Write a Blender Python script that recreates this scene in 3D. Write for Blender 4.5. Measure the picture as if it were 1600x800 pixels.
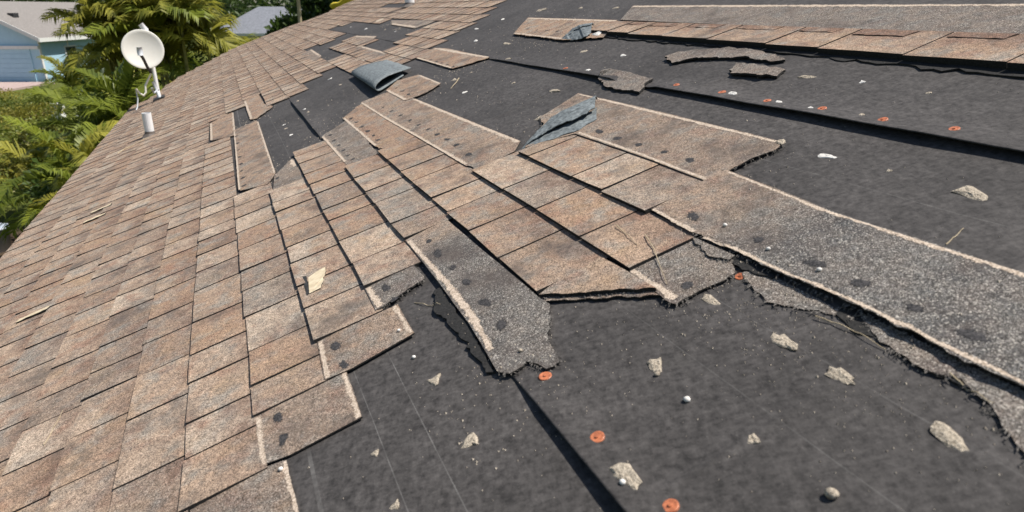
import bpy, bmesh, math, random
from mathutils import Vector, Matrix, noise
from mathutils.bvhtree import BVHTree
from mathutils.geometry import tessellate_polygon
random.seed(7)
R = math.radians
scene = bpy.context.scene
for o in list(bpy.data.objects): bpy.data.objects.remove(o)
col = scene.collection

# ------------------------------------------------------------------ camera, sky, sun, exposure
CAM = Vector((0, 0, 4.6))
cd = bpy.data.cameras.new('camera'); cam = bpy.data.objects.new('camera', cd); col.objects.link(cam)
cd.sensor_width = 36; cd.lens = 36 * 1050 / 1600; cd.clip_start = .02; cd.clip_end = 600
cam.location = CAM; cam.rotation_euler = (R(90 - 20.209), 0, 0)
cd.dof.use_dof = True; cd.dof.focus_distance = 2.1; cd.dof.aperture_fstop = 5.6
scene.camera = cam
# the roof plane: local x = up the slope, y = along the courses, z = out of the roof
PSI, ALPHA, CAM_OVER_ROOF = R(-22.487), R(19.793), .68
YV = Vector((math.sin(PSI), math.cos(PSI), 0))
XV = math.cos(ALPHA) * Vector((math.cos(PSI), -math.sin(PSI), 0)) + Vector((0, 0, math.sin(ALPHA)))
ZV = XV.cross(YV)
ROOF_O = CAM - CAM_OVER_ROOF * ZV
ROOF = Matrix(((XV.x, YV.x, ZV.x, ROOF_O.x), (XV.y, YV.y, ZV.y, ROOF_O.y), (XV.z, YV.z, ZV.z, ROOF_O.z), (0, 0, 0, 1)))
SUN_A, SUN_E = R(-14), R(43)          # azimuth and elevation measured on the roof plane
to_sun = (XV * math.cos(SUN_E) * math.cos(SUN_A) + YV * math.cos(SUN_E) * math.sin(SUN_A) + ZV * math.sin(SUN_E)).normalized()
sl = bpy.data.lights.new('sun', 'SUN'); sun = bpy.data.objects.new('sun', sl); col.objects.link(sun)
sl.energy = 4.8; sl.angle = R(.55); sl.color = (1, .95, .87)
sun.rotation_euler = to_sun.to_track_quat('Z', 'Y').to_euler(); sun.location = (10, 0, 20)
w = bpy.data.worlds.new('World'); scene.world = w; w.use_nodes = True
nt = w.node_tree; bg = nt.nodes['Background']; sk = nt.nodes.new('ShaderNodeTexSky'); sk.sky_type = 'NISHITA'
sk.sun_disc = False; sk.sun_elevation = math.asin(to_sun.z); sk.sun_rotation = math.atan2(to_sun.x, to_sun.y)
nt.links.new(sk.outputs[0], bg.inputs[0]); bg.inputs[1].default_value = .075
scene.view_settings.view_transform = 'Standard'; scene.view_settings.look = 'None'
scene.view_settings.exposure = 0.36; scene.view_settings.gamma = 1
scene.render.engine = 'CYCLES'

# ------------------------------------------------------------------ measured layout of the roof (metres on the roof plane)
STRIPS = {
 'P1': dict(p=[(-0.399,1.028),(-0.282,1.032),(-0.234,1.019),(-0.227,0.866),(-0.213,0.635),(-0.390,0.759)],
   z=0.008,tone=(0.35, 0.5),torn=[],lift={},
   bands=[([(-0.235,1.016),(-0.227,0.866)],0.013)],
   dots=[]),
 'P2': dict(p=[(-0.277,1.196),(-0.091,1.187),(-0.092,1.021),(-0.226,1.023),(-0.276,1.036)],
   z=0.011,tone=(0.4, 0.42),torn=[],lift={},
   bands=[([(-0.095,1.184),(-0.095,1.023)],0.015),([(-0.273,1.188),(-0.274,1.035)],0.017)],
   dots=[(-0.235,1.154),(-0.231,1.078)]),
 'P3': dict(p=[(-0.126,1.361),(0.061,1.344),(0.059,1.196),(-0.079,1.185),(-0.134,1.194)],
   z=0.014,tone=(0.3, 0.35),torn=[],lift={},
   bands=[([(0.054,1.344),(0.055,1.203)],0.014),([(-0.123,1.351),(-0.130,1.195)],0.017)],
   dots=[(-0.093,1.300),(-0.090,1.213)]),
 'P4': dict(p=[(0.014,1.502),(0.143,1.490),(0.143,1.398),(0.066,1.375),(0.013,1.367)],
   z=0.015,tone=(0.6, 0.8),torn=[1, 2, 3],lift={},
   bands=[([(0.019,1.492),(0.021,1.372)],0.026)],
   dots=[(0.057,1.444),(0.059,1.372)]),
 'P5': dict(p=[(0.165,1.658),(0.290,1.666),(0.299,1.089),(0.304,1.050),(0.249,0.948),(0.238,0.882),(0.211,0.880),(0.195,0.926),(0.159,0.917),(0.144,0.941),(0.158,1.128),(0.163,1.337)],
   z=0.017,tone=(0.55, 0.85),torn=[3, 4, 5, 6, 7, 8],lift={},
   bands=[([(0.168,1.642),(0.174,1.331),(0.170,1.119),(0.156,1.007)],0.022)],
   dots=[(0.211,1.581),(0.207,1.489),(0.210,1.380),(0.211,1.284),(0.210,1.169),(0.204,1.064)]),
 'P6': dict(p=[(0.467,1.023),(0.611,1.011),(0.605,0.940),(0.612,0.895),(0.584,0.858),(0.519,0.864),(0.462,0.864),(0.459,0.902)],
   z=0.014,tone=(0.5, 0.75),torn=[2, 3, 4, 5, 6],lift={},
   bands=[([(0.470,1.020),(0.469,0.878)],0.020)],
   dots=[(0.509,0.896)]),
 'P6b': dict(p=[(0.615,1.017),(0.616,0.979),(0.620,0.901),(0.605,0.897),(0.593,0.921),(0.597,0.967)],
   z=0.019,tone=(0.7, 0.8),torn=[0, 2, 3, 4, 5],lift={},
   bands=[],
   dots=[]),
 'P7': dict(p=[(0.636,1.192),(0.790,1.199),(0.843,1.191),(0.833,1.021),(0.821,0.875),(0.824,0.536),(0.828,0.402),(0.617,0.284),(0.623,0.401),(0.625,0.525),(0.629,0.636),(0.622,0.799),(0.626,0.904),(0.626,1.031)],
   z=0.020,tone=(0.45, 0.62),torn=[8, 9, 10, 11, 12],lift={8: 0.004, 9: 0.005, 10: 0.006, 11: 0.005, 12: 0.003, 13: 0.0},
   bands=[([(0.623,0.997),(0.629,0.908),(0.626,0.803),(0.632,0.639),(0.628,0.527),(0.626,0.403)],0.011),([(0.838,1.180),(0.827,1.015),(0.816,0.870),(0.820,0.534),(0.825,0.413)],0.014),([(0.636,1.187),(0.626,1.031)],0.016)],
   dots=[(0.666,1.083),(0.677,0.903),(0.675,0.768),(0.673,0.677),(0.671,0.580),(0.667,0.495)]),
 'P8b': dict(p=[(0.596,0.855),(0.612,0.854),(0.621,0.797),(0.617,0.679),(0.626,0.634),(0.616,0.632),(0.598,0.672),(0.583,0.709),(0.570,0.746),(0.563,0.759),(0.573,0.798)],
   z=0.008,tone=(0.6, 0.8),torn=[4, 5, 6, 7, 8, 9, 10],lift={},
   bands=[],
   dots=[]),
 'P8c': dict(p=[(0.629,0.636),(0.627,0.526),(0.626,0.403),(0.617,0.284),(0.488,0.212),(0.546,0.349),(0.579,0.405),(0.599,0.459),(0.591,0.480),(0.586,0.503),(0.591,0.545),(0.594,0.574)],
   z=0.011,tone=(0.6, 0.75),torn=[4, 5, 6, 7, 8, 9, 10, 11],lift={},
   bands=[],
   dots=[]),
 'P9': dict(p=[(0.650,1.918),(0.763,2.014),(0.812,2.140),(1.009,2.211),(1.012,1.812),(1.009,1.490),(1.004,1.189),(0.967,1.176),(0.914,1.189),(0.850,1.191),(0.786,1.194),(0.793,1.482),(0.792,1.840)],
   z=0.017,tone=(0.4, 0.4),torn=[0, 1, 6, 7, 8, 9],lift={},
   bands=[([(1.004,2.187),(1.002,1.796),(1.000,1.479),(1.000,1.192)],0.013),([(0.800,1.833),(0.798,1.489),(0.790,1.204)],0.016)],
   dots=[(0.836,1.767),(0.832,1.654),(0.835,1.545),(0.838,1.429),(0.839,1.322)]),
 'P10': dict(p=[(0.457,3.719),(0.607,3.694),(0.647,3.268),(0.660,2.595),(0.670,1.998),(0.619,1.932),(0.475,1.920),(0.472,2.002),(0.465,2.516),(0.454,3.149)],
   z=0.016,tone=(0.4, 0.33),torn=[0, 6],lift={},
   bands=[([(0.645,3.249),(0.654,2.577),(0.665,1.998)],0.024),([(0.456,3.695),(0.457,3.162),(0.468,2.524),(0.475,2.017)],0.020)],
   dots=[(0.505,3.362),(0.511,3.205),(0.515,3.042),(0.517,2.877),(0.520,2.742),(0.525,2.613),(0.525,2.489),(0.527,2.371),(0.526,2.255),(0.517,2.098)]),
 'P12': dict(p=[(0.168,3.320),(0.312,3.433),(0.335,3.205),(0.304,2.686),(0.299,2.589),(0.177,2.616),(0.173,2.749)],
   z=0.013,tone=(0.6, 0.65),torn=[0, 1, 2, 3, 4],lift={},
   bands=[([(0.173,3.309),(0.177,2.691)],0.020)],
   dots=[(0.206,3.266),(0.205,3.126),(0.205,2.997),(0.205,2.877),(0.204,2.764),(0.210,2.674)]),
 'P13': dict(p=[(0.318,3.526),(0.456,3.695),(0.454,3.149),(0.458,2.749),(0.462,2.598),(0.330,2.628),(0.316,2.715)],
   z=0.014,tone=(0.18, 0.1),torn=[0, 5],lift={},
   bands=[([(0.318,3.505),(0.318,2.725)],0.020)],
   dots=[(0.345,3.428),(0.347,3.296),(0.348,3.154),(0.348,3.023),(0.349,2.901),(0.346,2.796)]),
 'P14': dict(p=[(-0.238,4.540),(-0.086,4.563),(-0.089,2.991),(-0.133,2.867),(-0.247,2.960),(-0.246,3.467)],
   z=0.014,tone=(0.3, 0.22),torn=[0, 2],lift={},
   bands=[([(-0.082,4.496),(-0.090,3.007)],0.016),([(-0.236,4.484),(-0.252,2.980)],0.016)],
   dots=[(-0.225,4.292),(-0.224,4.053),(-0.227,3.846),(-0.227,3.651),(-0.226,3.473),(-0.229,3.316),(-0.228,3.167),(-0.228,3.018)]),
 'P14b': dict(p=[(-0.124,5.769),(-0.003,5.754),(0.002,5.128),(0.047,4.848),(-0.082,4.636),(-0.119,4.680)],
   z=0.014,tone=(0.25, 0.1),torn=[2, 3, 4],lift={},
   bands=[([(-0.122,5.680),(-0.118,4.705)],0.030)],
   dots=[]),
 'P15': dict(p=[(-0.396,5.282),(-0.227,5.365),(-0.231,4.520),(-0.243,4.359),(-0.382,4.508)],
   z=0.013,tone=(0.25, 0.1),torn=[0],lift={},
   bands=[([(-0.391,5.238),(-0.383,4.531)],0.026),([(-0.224,5.319),(-0.231,4.520)],0.020)],
   dots=[]),
 'P9z': dict(p=[(-0.096,2.978),(0.002,3.136),(0.024,3.061),(0.013,2.818),(0.007,2.700),(-0.121,2.726)],
   z=0.012,tone=(0.5, 0.6),torn=[0, 1, 2],lift={},
   bands=[([(-0.003,3.117),(-0.003,2.978)],0.025)],
   dots=[(-0.088,2.902)]),
 'F1': dict(p=[(0.986,4.426),(1.144,4.486),(1.165,4.263),(1.144,3.457),(1.081,3.504),(1.009,3.550),(0.966,3.583),(0.983,3.774)],
   z=0.015,tone=(0.25, 0.12),torn=[3, 4, 5],lift={},
   bands=[([(1.138,4.451),(1.148,3.486)],0.030),([(0.983,4.382),(0.969,3.614)],0.024)],
   dots=[(0.996,4.244),(0.999,4.110),(0.994,3.972),(0.994,3.868),(0.989,3.743),(0.985,3.626)]),
 'F2': dict(p=[(0.617,3.752),(0.719,3.893),(0.827,3.800),(0.816,3.335),(0.718,3.273),(0.651,3.282),(0.610,3.285)],
   z=0.019,tone=(0.3, 0.15),torn=[3, 4],lift={},
   bands=[([(0.615,3.728),(0.610,3.310)],0.030),([(0.825,3.767),(0.814,3.341)],0.024)],
   dots=[(0.662,3.687),(0.658,3.543),(0.656,3.402)]),
 'F4': dict(p=[(0.804,5.985),(0.964,6.313),(0.955,5.119),(0.875,5.001),(0.784,5.164)],
   z=0.013,tone=(0.4, 0.55),torn=[],lift={},
   bands=[([(0.957,6.249),(0.951,5.145)],0.035),([(0.807,5.968),(0.789,5.209)],0.035)],
   dots=[]),
 'F5': dict(p=[(0.518,7.347),(0.683,7.649),(0.648,6.576),(0.505,6.207)],
   z=0.013,tone=(0.4, 0.6),torn=[1, 2],lift={},
   bands=[([(0.678,7.558),(0.652,6.646)],0.035)],
   dots=[]),
 'F6': dict(p=[(1.109,7.206),(1.169,6.419),(0.995,6.193),(0.983,6.944)],
   z=0.013,tone=(0.5, 0.5),torn=[0],lift={},
   bands=[([(1.097,7.147),(1.155,6.410)],0.040)],
   dots=[]),
 'F7': dict(p=[(1.530,7.298),(1.595,5.832),(1.492,5.814),(1.398,5.902),(1.428,6.888)],
   z=0.014,tone=(0.6, 0.6),torn=[2, 3, 4],lift={},
   bands=[([(1.442,6.944),(1.422,5.986)],0.045)],
   dots=[]),
 'P17': dict(p=[(1.710,3.039),(1.913,3.234),(1.905,1.916),(1.900,1.078),(1.643,0.901),(1.676,1.109),(1.682,1.702)],
   z=0.014,tone=(0.5, 0.75),torn=[],lift={},
   bands=[([(1.894,3.205),(1.893,1.904),(1.892,1.080)],0.022)],
   dots=[]),
 'P18': dict(p=[(1.440,3.800),(1.693,4.128),(1.693,3.036),(1.486,2.829),(1.420,3.122),(1.435,3.459)],
   z=0.022,tone=(0.28, 0.08),torn=[3, 4, 5],lift={},
   bands=[([(1.683,4.088),(1.684,3.034)],0.028),([(1.450,3.794),(1.437,3.445),(1.437,3.119)],0.022)],
   dots=[(1.523,3.766),(1.515,3.624),(1.517,3.493),(1.518,3.369)]),
}
HOLES = [[(-0.078,4.486),(0.010,4.963),(0.184,4.982),(0.366,5.172),(0.484,5.575),(0.573,5.591),(0.605,5.191),(0.598,4.700),(0.561,3.759),(0.325,3.507),(0.161,3.338),(0.039,3.273),(-0.091,2.969)],
 [(1.143,9.394),(1.236,9.003),(1.367,9.008),(1.470,7.412),(1.562,7.423),(1.609,5.857),(1.412,5.705),(1.286,5.674),(1.153,5.605),(1.127,6.372),(1.143,7.608),(1.099,8.113)],
 [(0.640,7.949),(0.805,7.545),(1.081,7.881),(1.078,7.340),(0.980,7.114),(0.927,7.127),(0.809,6.992),(0.732,6.074),(0.667,6.034),(0.635,6.844)],
 [(0.986,6.148),(1.117,6.325),(1.097,5.497),(0.978,5.130),(0.994,5.653)],
 [(2.102,10.061),(2.124,8.890),(1.859,8.092),(1.813,8.670)]]
FAR_INTACT = [(2.187,5.774),(1.672,4.978),(1.427,4.816),(1.315,4.711),(1.149,4.531),(0.986,4.426),(0.983,3.774),(0.799,3.918),(0.624,3.862),(0.598,4.700),(0.484,5.575),(0.324,5.150),(0.184,4.982),(0.010,4.963),(-0.117,5.545),(-0.236,5.424),(-0.391,5.269)]
FAR_EDGE = [(2.403,13.525),(2.004,13.457),(1.532,12.825),(1.149,13.125),(0.738,13.242),(0.377,13.181),(-0.093,13.101),(-0.432,12.360),(-0.732,11.705),(-0.959,11.259),(-1.097,10.496),(-1.168,9.735),(-1.288,9.455)]
CAPS = [(0.199,0.688),(0.203,0.870),(0.211,0.531),(0.589,0.852),(1.176,1.245),(1.170,1.426),(1.176,1.618),(1.169,1.067),(1.183,0.912),(1.175,1.840),(1.159,2.596)]
FRAGMENTS = [
 ('frag',0.047,1.020,0.0304,1.30,-1.72,'pale grey triangular shingle chip below the long grey strip'),
 ('frag',0.048,0.827,0.0306,1.10,-1.08,'pale wedge shaped shingle chip left of the open felt seam'),
 ('frag',-0.093,0.919,0.0175,1.20,-1.47,'small pale pointed chip near the printed felt line'),
 ('frag',-0.091,0.786,0.0169,1.00,-1.24,'small pale chip at the bottom edge left of the felt seam'),
 ('frag',0.348,0.762,0.0370,1.50,-1.95,'mottled grey shingle crumb lying below the torn brown tabs'),
 ('frag',0.354,0.551,0.0198,1.20,-1.21,'small squarish pale crumb standing alone on bare felt'),
 ('frag',0.194,0.600,0.0583,1.80,-1.41,'largest tan granule chunk beside the open felt seam'),
 ('frag',0.512,0.667,0.0577,2.60,-1.60,'long pale shingle sliver nearest the ragged strip edge'),
 ('frag',0.511,0.561,0.0446,2.30,-1.52,'pale tapered shingle sliver below the ragged strip edge'),
 ('frag',0.513,0.408,0.0540,2.40,-1.74,'pale mottled shingle sliver near the lower right corner'),
 ('frag',0.995,0.738,0.0727,2.40,-1.78,'grey lumpy shingle scrap above the long grey strip at right'),
 ('frag',1.003,1.061,0.0399,2.60,-1.42,'thin white chip right of the tan strip end'),
 ('frag',0.512,0.835,0.0477,2.60,-1.53,'pale rolled shingle scrap at the end of the small grey headlap'),
 ('frag',1.000,1.192,0.0291,1.40,-1.70,'pale crumb at the right tip of the tan strip'),
 ('frag',1.000,2.396,0.0665,2.80,-1.42,'thin pale chip beside the upper end of the tan strip'),
 ('frag',1.349,1.464,0.0601,3.50,-1.34,'thin pale chip below the raised brown strip'),
 ('frag',0.823,2.577,0.1488,5.00,-1.54,'long cream sliver left of the blue grey flap'),
 ('frag',0.324,4.081,0.0949,1.50,-1.57,'cream chip on the felt patch below the rolled flap'),
 ('frag',0.341,5.088,0.0980,1.60,-1.57,'cream chip beside the corner of the far intact shingles'),
 ('frag',0.029,3.415,0.0464,1.20,-1.57,'small cream chip at the low end of the felt patch'),
 ('frag',0.813,2.153,0.0411,1.30,-1.58,'white crumb at the left corner of the tan strip'),
 ('frag',1.849,4.254,0.1339,3.00,-1.32,'pale scrap on the high felt left of the top strip'),
 ('frag',1.885,3.364,0.0746,3.00,-1.57,'small pale sliver at the left end of the top grey strip'),
 ('frag',1.516,2.927,0.0641,1.10,-2.06,'bright white chunk beside the dark flap on the top strip'),
 ('frag',1.510,7.771,0.1211,1.60,0.86,'white chip at the far felt patch'),
 ('frag',1.359,1.293,0.0171,1.20,-1.33,None),
 ('frag',1.343,1.095,0.0160,1.50,-1.29,None),
 ('frag',1.170,1.274,0.0142,1.20,-1.24,None),
 ('frag',1.184,1.135,0.0152,1.20,-1.23,None),
 ('frag',1.177,1.391,0.0222,1.80,-1.57,None),
 ('frag',1.884,3.767,0.0366,1.30,-1.57,None),
 ('frag',1.175,2.429,0.0318,1.50,-1.36,None),
 ('frag',1.346,2.771,0.0421,2.00,-0.68,None),
 ('frag',1.353,2.450,0.0329,2.00,-1.41,None),
 ('frag',1.006,0.911,0.0130,1.30,-1.11,None),
 ('frag',1.179,1.577,0.0397,2.00,-1.58,None),
 ('frag',1.329,3.643,0.0900,4.00,-1.45,None),
 ('frag',1.320,4.141,0.0419,1.50,-1.46,None),
 ('frag',0.885,3.326,0.0401,1.50,-1.50,None),
 ('frag',0.821,2.990,0.0302,1.40,-0.29,None),
 ('frag',0.984,3.337,0.0203,1.20,-1.36,None),
 ('frag',1.677,4.528,0.0418,1.50,0.85,None),
 ('frag',1.164,3.244,0.0468,2.50,-1.03,None),
 ('frag',1.494,4.583,0.0649,3.00,-1.50,None),
 ('frag',0.983,2.769,0.0259,1.30,-1.32,None),
 ('frag',0.047,4.072,0.0236,1.30,-0.30,None),
 ('frag',0.046,3.935,0.0228,1.30,-0.30,None),
 ('frag',0.052,3.702,0.0251,1.30,-0.29,None),
 ('frag',0.198,4.644,0.0268,1.30,-1.27,None),
 ('frag',0.194,4.216,0.0285,1.30,-1.25,None),
 ('frag',0.201,4.083,0.0237,1.30,-1.24,None),
 ('frag',0.489,5.063,0.0391,1.20,-1.34,None),
 ('frag',0.493,4.631,0.0359,2.00,-1.32,None),
 ('frag',1.282,7.490,0.0654,2.00,-1.50,None),
 ('frag',1.321,6.728,0.0459,2.00,-1.50,None),
 ('frag',1.309,6.261,0.0429,2.00,-1.49,None),
 ('frag',1.264,9.264,0.0625,2.00,-1.51,None),
 ('frag',1.277,8.393,0.0487,2.00,-1.50,None),
 ('peb',0.337,0.668,0.0125,1.20,-1.01,'bright white pebble alone on the bare felt'),
 ('peb',0.183,0.593,0.0105,1.20,-0.89,'white pebble pressed against the large tan chunk'),
 ('peb',0.338,0.744,0.0101,1.20,-0.79,'white pebble against the mottled grey crumb'),
 ('peb',0.361,0.432,0.0185,1.30,-0.92,'grey rounded pebble at the lower right'),
 ('peb',0.035,1.126,0.0100,1.10,-0.81,'tiny white pebble beside the middle stepped headlap'),
 ('peb',0.199,0.958,0.0091,1.10,-0.81,'tiny white pebble on the torn end of the long grey strip'),
 ('peb',0.663,0.746,0.0104,1.10,-0.91,None),
 ('peb',0.662,0.861,0.0098,1.10,-0.94,None),
 ('peb',0.676,0.995,0.0105,1.10,-0.98,None),
 ('peb',0.035,1.231,0.0094,1.10,-0.83,None),
 ('peb',-0.243,0.998,0.0106,1.10,-0.71,None)]
STRAWS = [
 ([(0.562,1.107),(0.541,1.045),(0.512,0.982),(0.486,0.924)],'thin dry straw across the brown tabs onto the grey headlap'),
 ([(0.582,0.676),(0.589,0.640),(0.591,0.602),(0.587,0.557)],'long dry grass stem under the ragged strip edge'),
 ([(0.596,0.472),(0.590,0.439),(0.585,0.411)],'thin root strand at the ragged strip edge near right frame edge'),
 ([(-0.732,1.500),(-0.725,1.559),(-0.719,1.634)],'pale straw on the intact shingles at lower left'),
 ([(0.841,0.666),(0.866,0.670),(0.893,0.676)],'short brown twig at the top edge of the long grey strip'),
 ([(0.094,1.329),(0.114,1.291),(0.137,1.257)],'pale straw by the torn step below the brown tabs'),
 ([(-1.100,5.646),(-1.016,5.745),(-0.887,5.838)],'long pale straw below the white vent pipe'),
 ([(0.907,3.305),(0.859,3.231),(0.816,3.178)],'short pale straw on the felt right of the rolled flap'),
 ([(0.546,1.195),(0.538,1.133),(0.529,1.086)],'faint pale straw curving over the right brown tab')]
ROLL_NEAR = [(0.569,3.762),(0.847,4.013)]
ROLL_FAR = [(0.605,4.715),(0.862,4.741)]
FLAP_TIP = [(0.639,1.931),(0.821,2.041),(0.989,2.031),(0.924,1.888),(0.809,1.858),(0.707,1.901)]
FLAP_TOP = [(1.425,3.152),(1.554,3.266),(1.602,3.111),(1.519,2.982),(1.465,2.950),(1.433,3.010)]
SHRED_A = [(1.352,2.153),(1.387,2.163),(1.414,2.152),(1.448,2.053),(1.481,1.954),(1.478,1.824),(1.460,1.730),(1.425,1.631),(1.403,1.668),(1.413,1.780),(1.399,1.888),(1.375,1.994),(1.320,2.062)]
SHRED_B = [(1.317,1.756),(1.360,1.778),(1.379,1.711),(1.360,1.561),(1.315,1.546),(1.299,1.593),(1.301,1.665),(1.295,1.713)]
SHRED_C = [(1.128,2.268),(1.181,2.312),(1.207,2.170),(1.190,1.993),(1.145,1.973),(1.094,1.936),(1.094,1.995),(1.085,2.086),(1.093,2.166)]
CHIP = [(-0.100,1.704),(-0.077,1.717),(-0.050,1.722),(-0.053,1.692),(-0.079,1.605),(-0.110,1.604)]
CHIP_SLOT = [(-0.113,1.730),(-0.103,1.722),(-0.110,1.604),(-0.117,1.604)]
PATCHES = [(-0.984,2.497),(-0.958,3.646),(-0.951,3.813)]
T12 = [(0.301,1.090),(0.331,1.101),(0.456,1.105),(0.463,0.924),(0.432,0.957),(0.388,1.001),(0.352,1.038)]
POSTS = [(-1.020,8.832),(-0.881,5.943),(1.961,8.078)]
NEAR_MISC = [(1.961,8.108)]
EX = .68
COURSE = [c * EX for c in (-2.06, -1.76, -1.568, -1.376, -1.184, -.992, -.80, -.607, -.407, -.195, .022, .24, .448, .688, .912, 1.169,
          1.40, 1.63, 1.86, 2.09, 2.32, 2.55, 2.78, 3.01, 3.24, 3.47, 3.70)]
EAVE, RIDGE, NEAR_END = -1.375, 2.52, -3.0

# ------------------------------------------------------------------ helpers
def link(o, parent=None, mtx=None):
    col.objects.link(o)
    if parent is not None:
        o.parent = parent
        if mtx is not None: o.matrix_basis = Matrix.Translation(-parent.location) @ mtx
    elif mtx is not None: o.matrix_basis = mtx
    return o
def tag(o, label=None, cat=None, group=None, kind=None):
    if label: o['label'] = label
    if cat: o['category'] = cat
    if group: o['group'] = group
    if kind: o['kind'] = kind
    return o
def make_mesh(name, V, F, mats, fm=None, smooth=False, tone=None):
    me = bpy.data.meshes.new(name); me.from_pydata([tuple(v) for v in V], [], F)
    for m in mats: me.materials.append(m)
    if fm: me.polygons.foreach_set('material_index', fm)
    if smooth: me.polygons.foreach_set('use_smooth', [True] * len(me.polygons))
    if tone is not None:
        a = me.color_attributes.new('tone', 'FLOAT_COLOR', 'POINT')
        flat = []
        for t in tone: flat += [t[0], t[1], t[2], 1]
        a.data.foreach_set('color', flat)
    me.update(); return me
def obj(name, V, F, mats, parent=None, mtx=None, fm=None, smooth=False, tone=None):
    if not isinstance(mats, (list, tuple)): mats = [mats]
    o = bpy.data.objects.new(name, make_mesh(name, V, F, mats, fm, smooth, tone))
    return link(o, parent, mtx)
def empty(name, loc):
    e = bpy.data.objects.new(name, None); e.location = loc; e.empty_display_size = .2; col.objects.link(e)
    return e
class MB:
    """collects boxes, tubes and lathes into one mesh"""
    def __init__(s): s.V, s.F, s.M = [], [], []
    def add(s, V, F, m=0):
        b = len(s.V); s.V += [Vector(v) for v in V]; s.F += [[i + b for i in f] for f in F]; s.M += [m] * len(F); return s
    def box(s, lo, hi, m=0, mtx=None):
        x0, y0, z0 = lo; x1, y1, z1 = hi
        V = [Vector(p) for p in ((x0,y0,z0),(x1,y0,z0),(x1,y1,z0),(x0,y1,z0),(x0,y0,z1),(x1,y0,z1),(x1,y1,z1),(x0,y1,z1))]
        if mtx: V = [mtx @ v for v in V]
        return s.add(V, [(0,3,2,1),(4,5,6,7),(0,1,5,4),(1,2,6,5),(2,3,7,6),(3,0,4,7)], m)
    def tube(s, pts, rad, n=10, m=0, cap=True):
        pts = [Vector(p) for p in pts]; k = len(pts)
        rs = rad if isinstance(rad, (list, tuple)) else [rad] * k
        V, F = [], []; up = Vector((0, 0, 1)); prev = None
        for i, p in enumerate(pts):
            t = (pts[min(i + 1, k - 1)] - pts[max(i - 1, 0)]).normalized()
            if prev is None:
                a = t.cross(up);  a = a if a.length > 1e-3 else t.cross(Vector((1, 0, 0)))
            else: a = prev - t * prev.dot(t)
            a.normalize(); b = t.cross(a); prev = a
            for j in range(n):
                q = 2 * math.pi * j / n; V.append(p + (a * math.cos(q) + b * math.sin(q)) * rs[i])
        for i in range(k - 1):
            for j in range(n): F.append((i*n+j, i*n+(j+1)%n, (i+1)*n+(j+1)%n, (i+1)*n+j))
        if cap: F.append(tuple(range(n))); F.append(tuple(range((k-1)*n, k*n))[::-1])
        return s.add(V, F, m)
    def lathe(s, prof, n=24, m=0, mtx=None):
        V, F = [], []
        for (r, z) in prof:
            for j in range(n):
                q = 2 * math.pi * j / n; V.append(Vector((r * math.cos(q), r * math.sin(q), z)))
        if mtx: V = [mtx @ v for v in V]
        for i in range(len(prof) - 1):
            for j in range(n): F.append((i*n+j, i*n+(j+1)%n, (i+1)*n+(j+1)%n, (i+1)*n+j))
        return s.add(V, F, m)
    def build(s, name, mats, parent=None, mtx=None, smooth=False):
        return obj(name, s.V, s.F, mats, parent, mtx, s.M, smooth)
def inside(p, poly):
    x, y = p; r = False; j = len(poly) - 1
    for i in range(len(poly)):
        xi, yi = poly[i]; xj, yj = poly[j]
        if (yi > y) != (yj > y) and x < (xj - xi) * (y - yi) / (yj - yi) + xi: r = not r
        j = i
    return r

# ------------------------------------------------------------------ materials
class NT:
    def __init__(s, name):
        s.m = bpy.data.materials.new(name); s.m.use_nodes = True; s.t = s.m.node_tree; s.b = s.t.nodes['Principled BSDF']
    def n(s, k, **kw):
        x = s.t.nodes.new(k)
        for a, b in kw.items(): setattr(x, a, b)
        return x
    def l(s, a, b): s.t.links.new(a, b)
    def val(s, sock, v):
        if hasattr(v, 'is_linked') or hasattr(v, 'links'): s.l(v, sock)
        else: sock.default_value = v
    def math(s, op, a, b=0., clamp=False):
        x = s.n('ShaderNodeMath', operation=op, use_clamp=clamp); s.val(x.inputs[0], a); s.val(x.inputs[1], b); return x.outputs[0]
    def mix(s, f, a, b, blend='MIX'):
        x = s.n('ShaderNodeMix', data_type='RGBA', blend_type=blend); s.val(x.inputs[0], f)
        s.val(x.inputs[6], a if not isinstance(a, tuple) else (*a, 1)); s.val(x.inputs[7], b if not isinstance(b, tuple) else (*b, 1)); return x.outputs[2]
    def noise(s, vec, scale, detail=3, rough=.55, out=0):
        x = s.n('ShaderNodeTexNoise'); s.l(vec, x.inputs['Vector']); x.inputs['Scale'].default_value = scale
        x.inputs['Detail'].default_value = detail; x.inputs['Roughness'].default_value = rough; return x.outputs[out]
    def ramp(s, f, stops, interp='LINEAR'):
        x = s.n('ShaderNodeValToRGB'); s.val(x.inputs[0], f); e = x.color_ramp.elements; x.color_ramp.interpolation = interp
        while len(e) < len(stops): e.new(.5)
        for q, (p, c) in zip(e, stops): q.position = p; q.color = (*c, 1) if isinstance(c, tuple) else (c, c, c, 1)
        return x.outputs[0]
    def pos(s): return s.n('ShaderNodeNewGeometry').outputs['Position']
    def objc(s): return s.n('ShaderNodeTexCoord').outputs['Object']
    def bump(s, h, strength, dist):
        x = s.n('ShaderNodeBump'); s.l(h, x.inputs['Height']); x.inputs['Strength'].default_value = strength; x.inputs['Distance'].default_value = dist
        s.l(x.outputs[0], s.b.inputs['Normal'])
    def done(s, color, rough=.9, spec=.25):
        s.val(s.b.inputs['Base Color'], color if not isinstance(color, tuple) else (*color, 1)); s.val(s.b.inputs['Roughness'], rough)
        s.b.inputs['Specular IOR Level'].default_value = spec; return s.m

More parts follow.
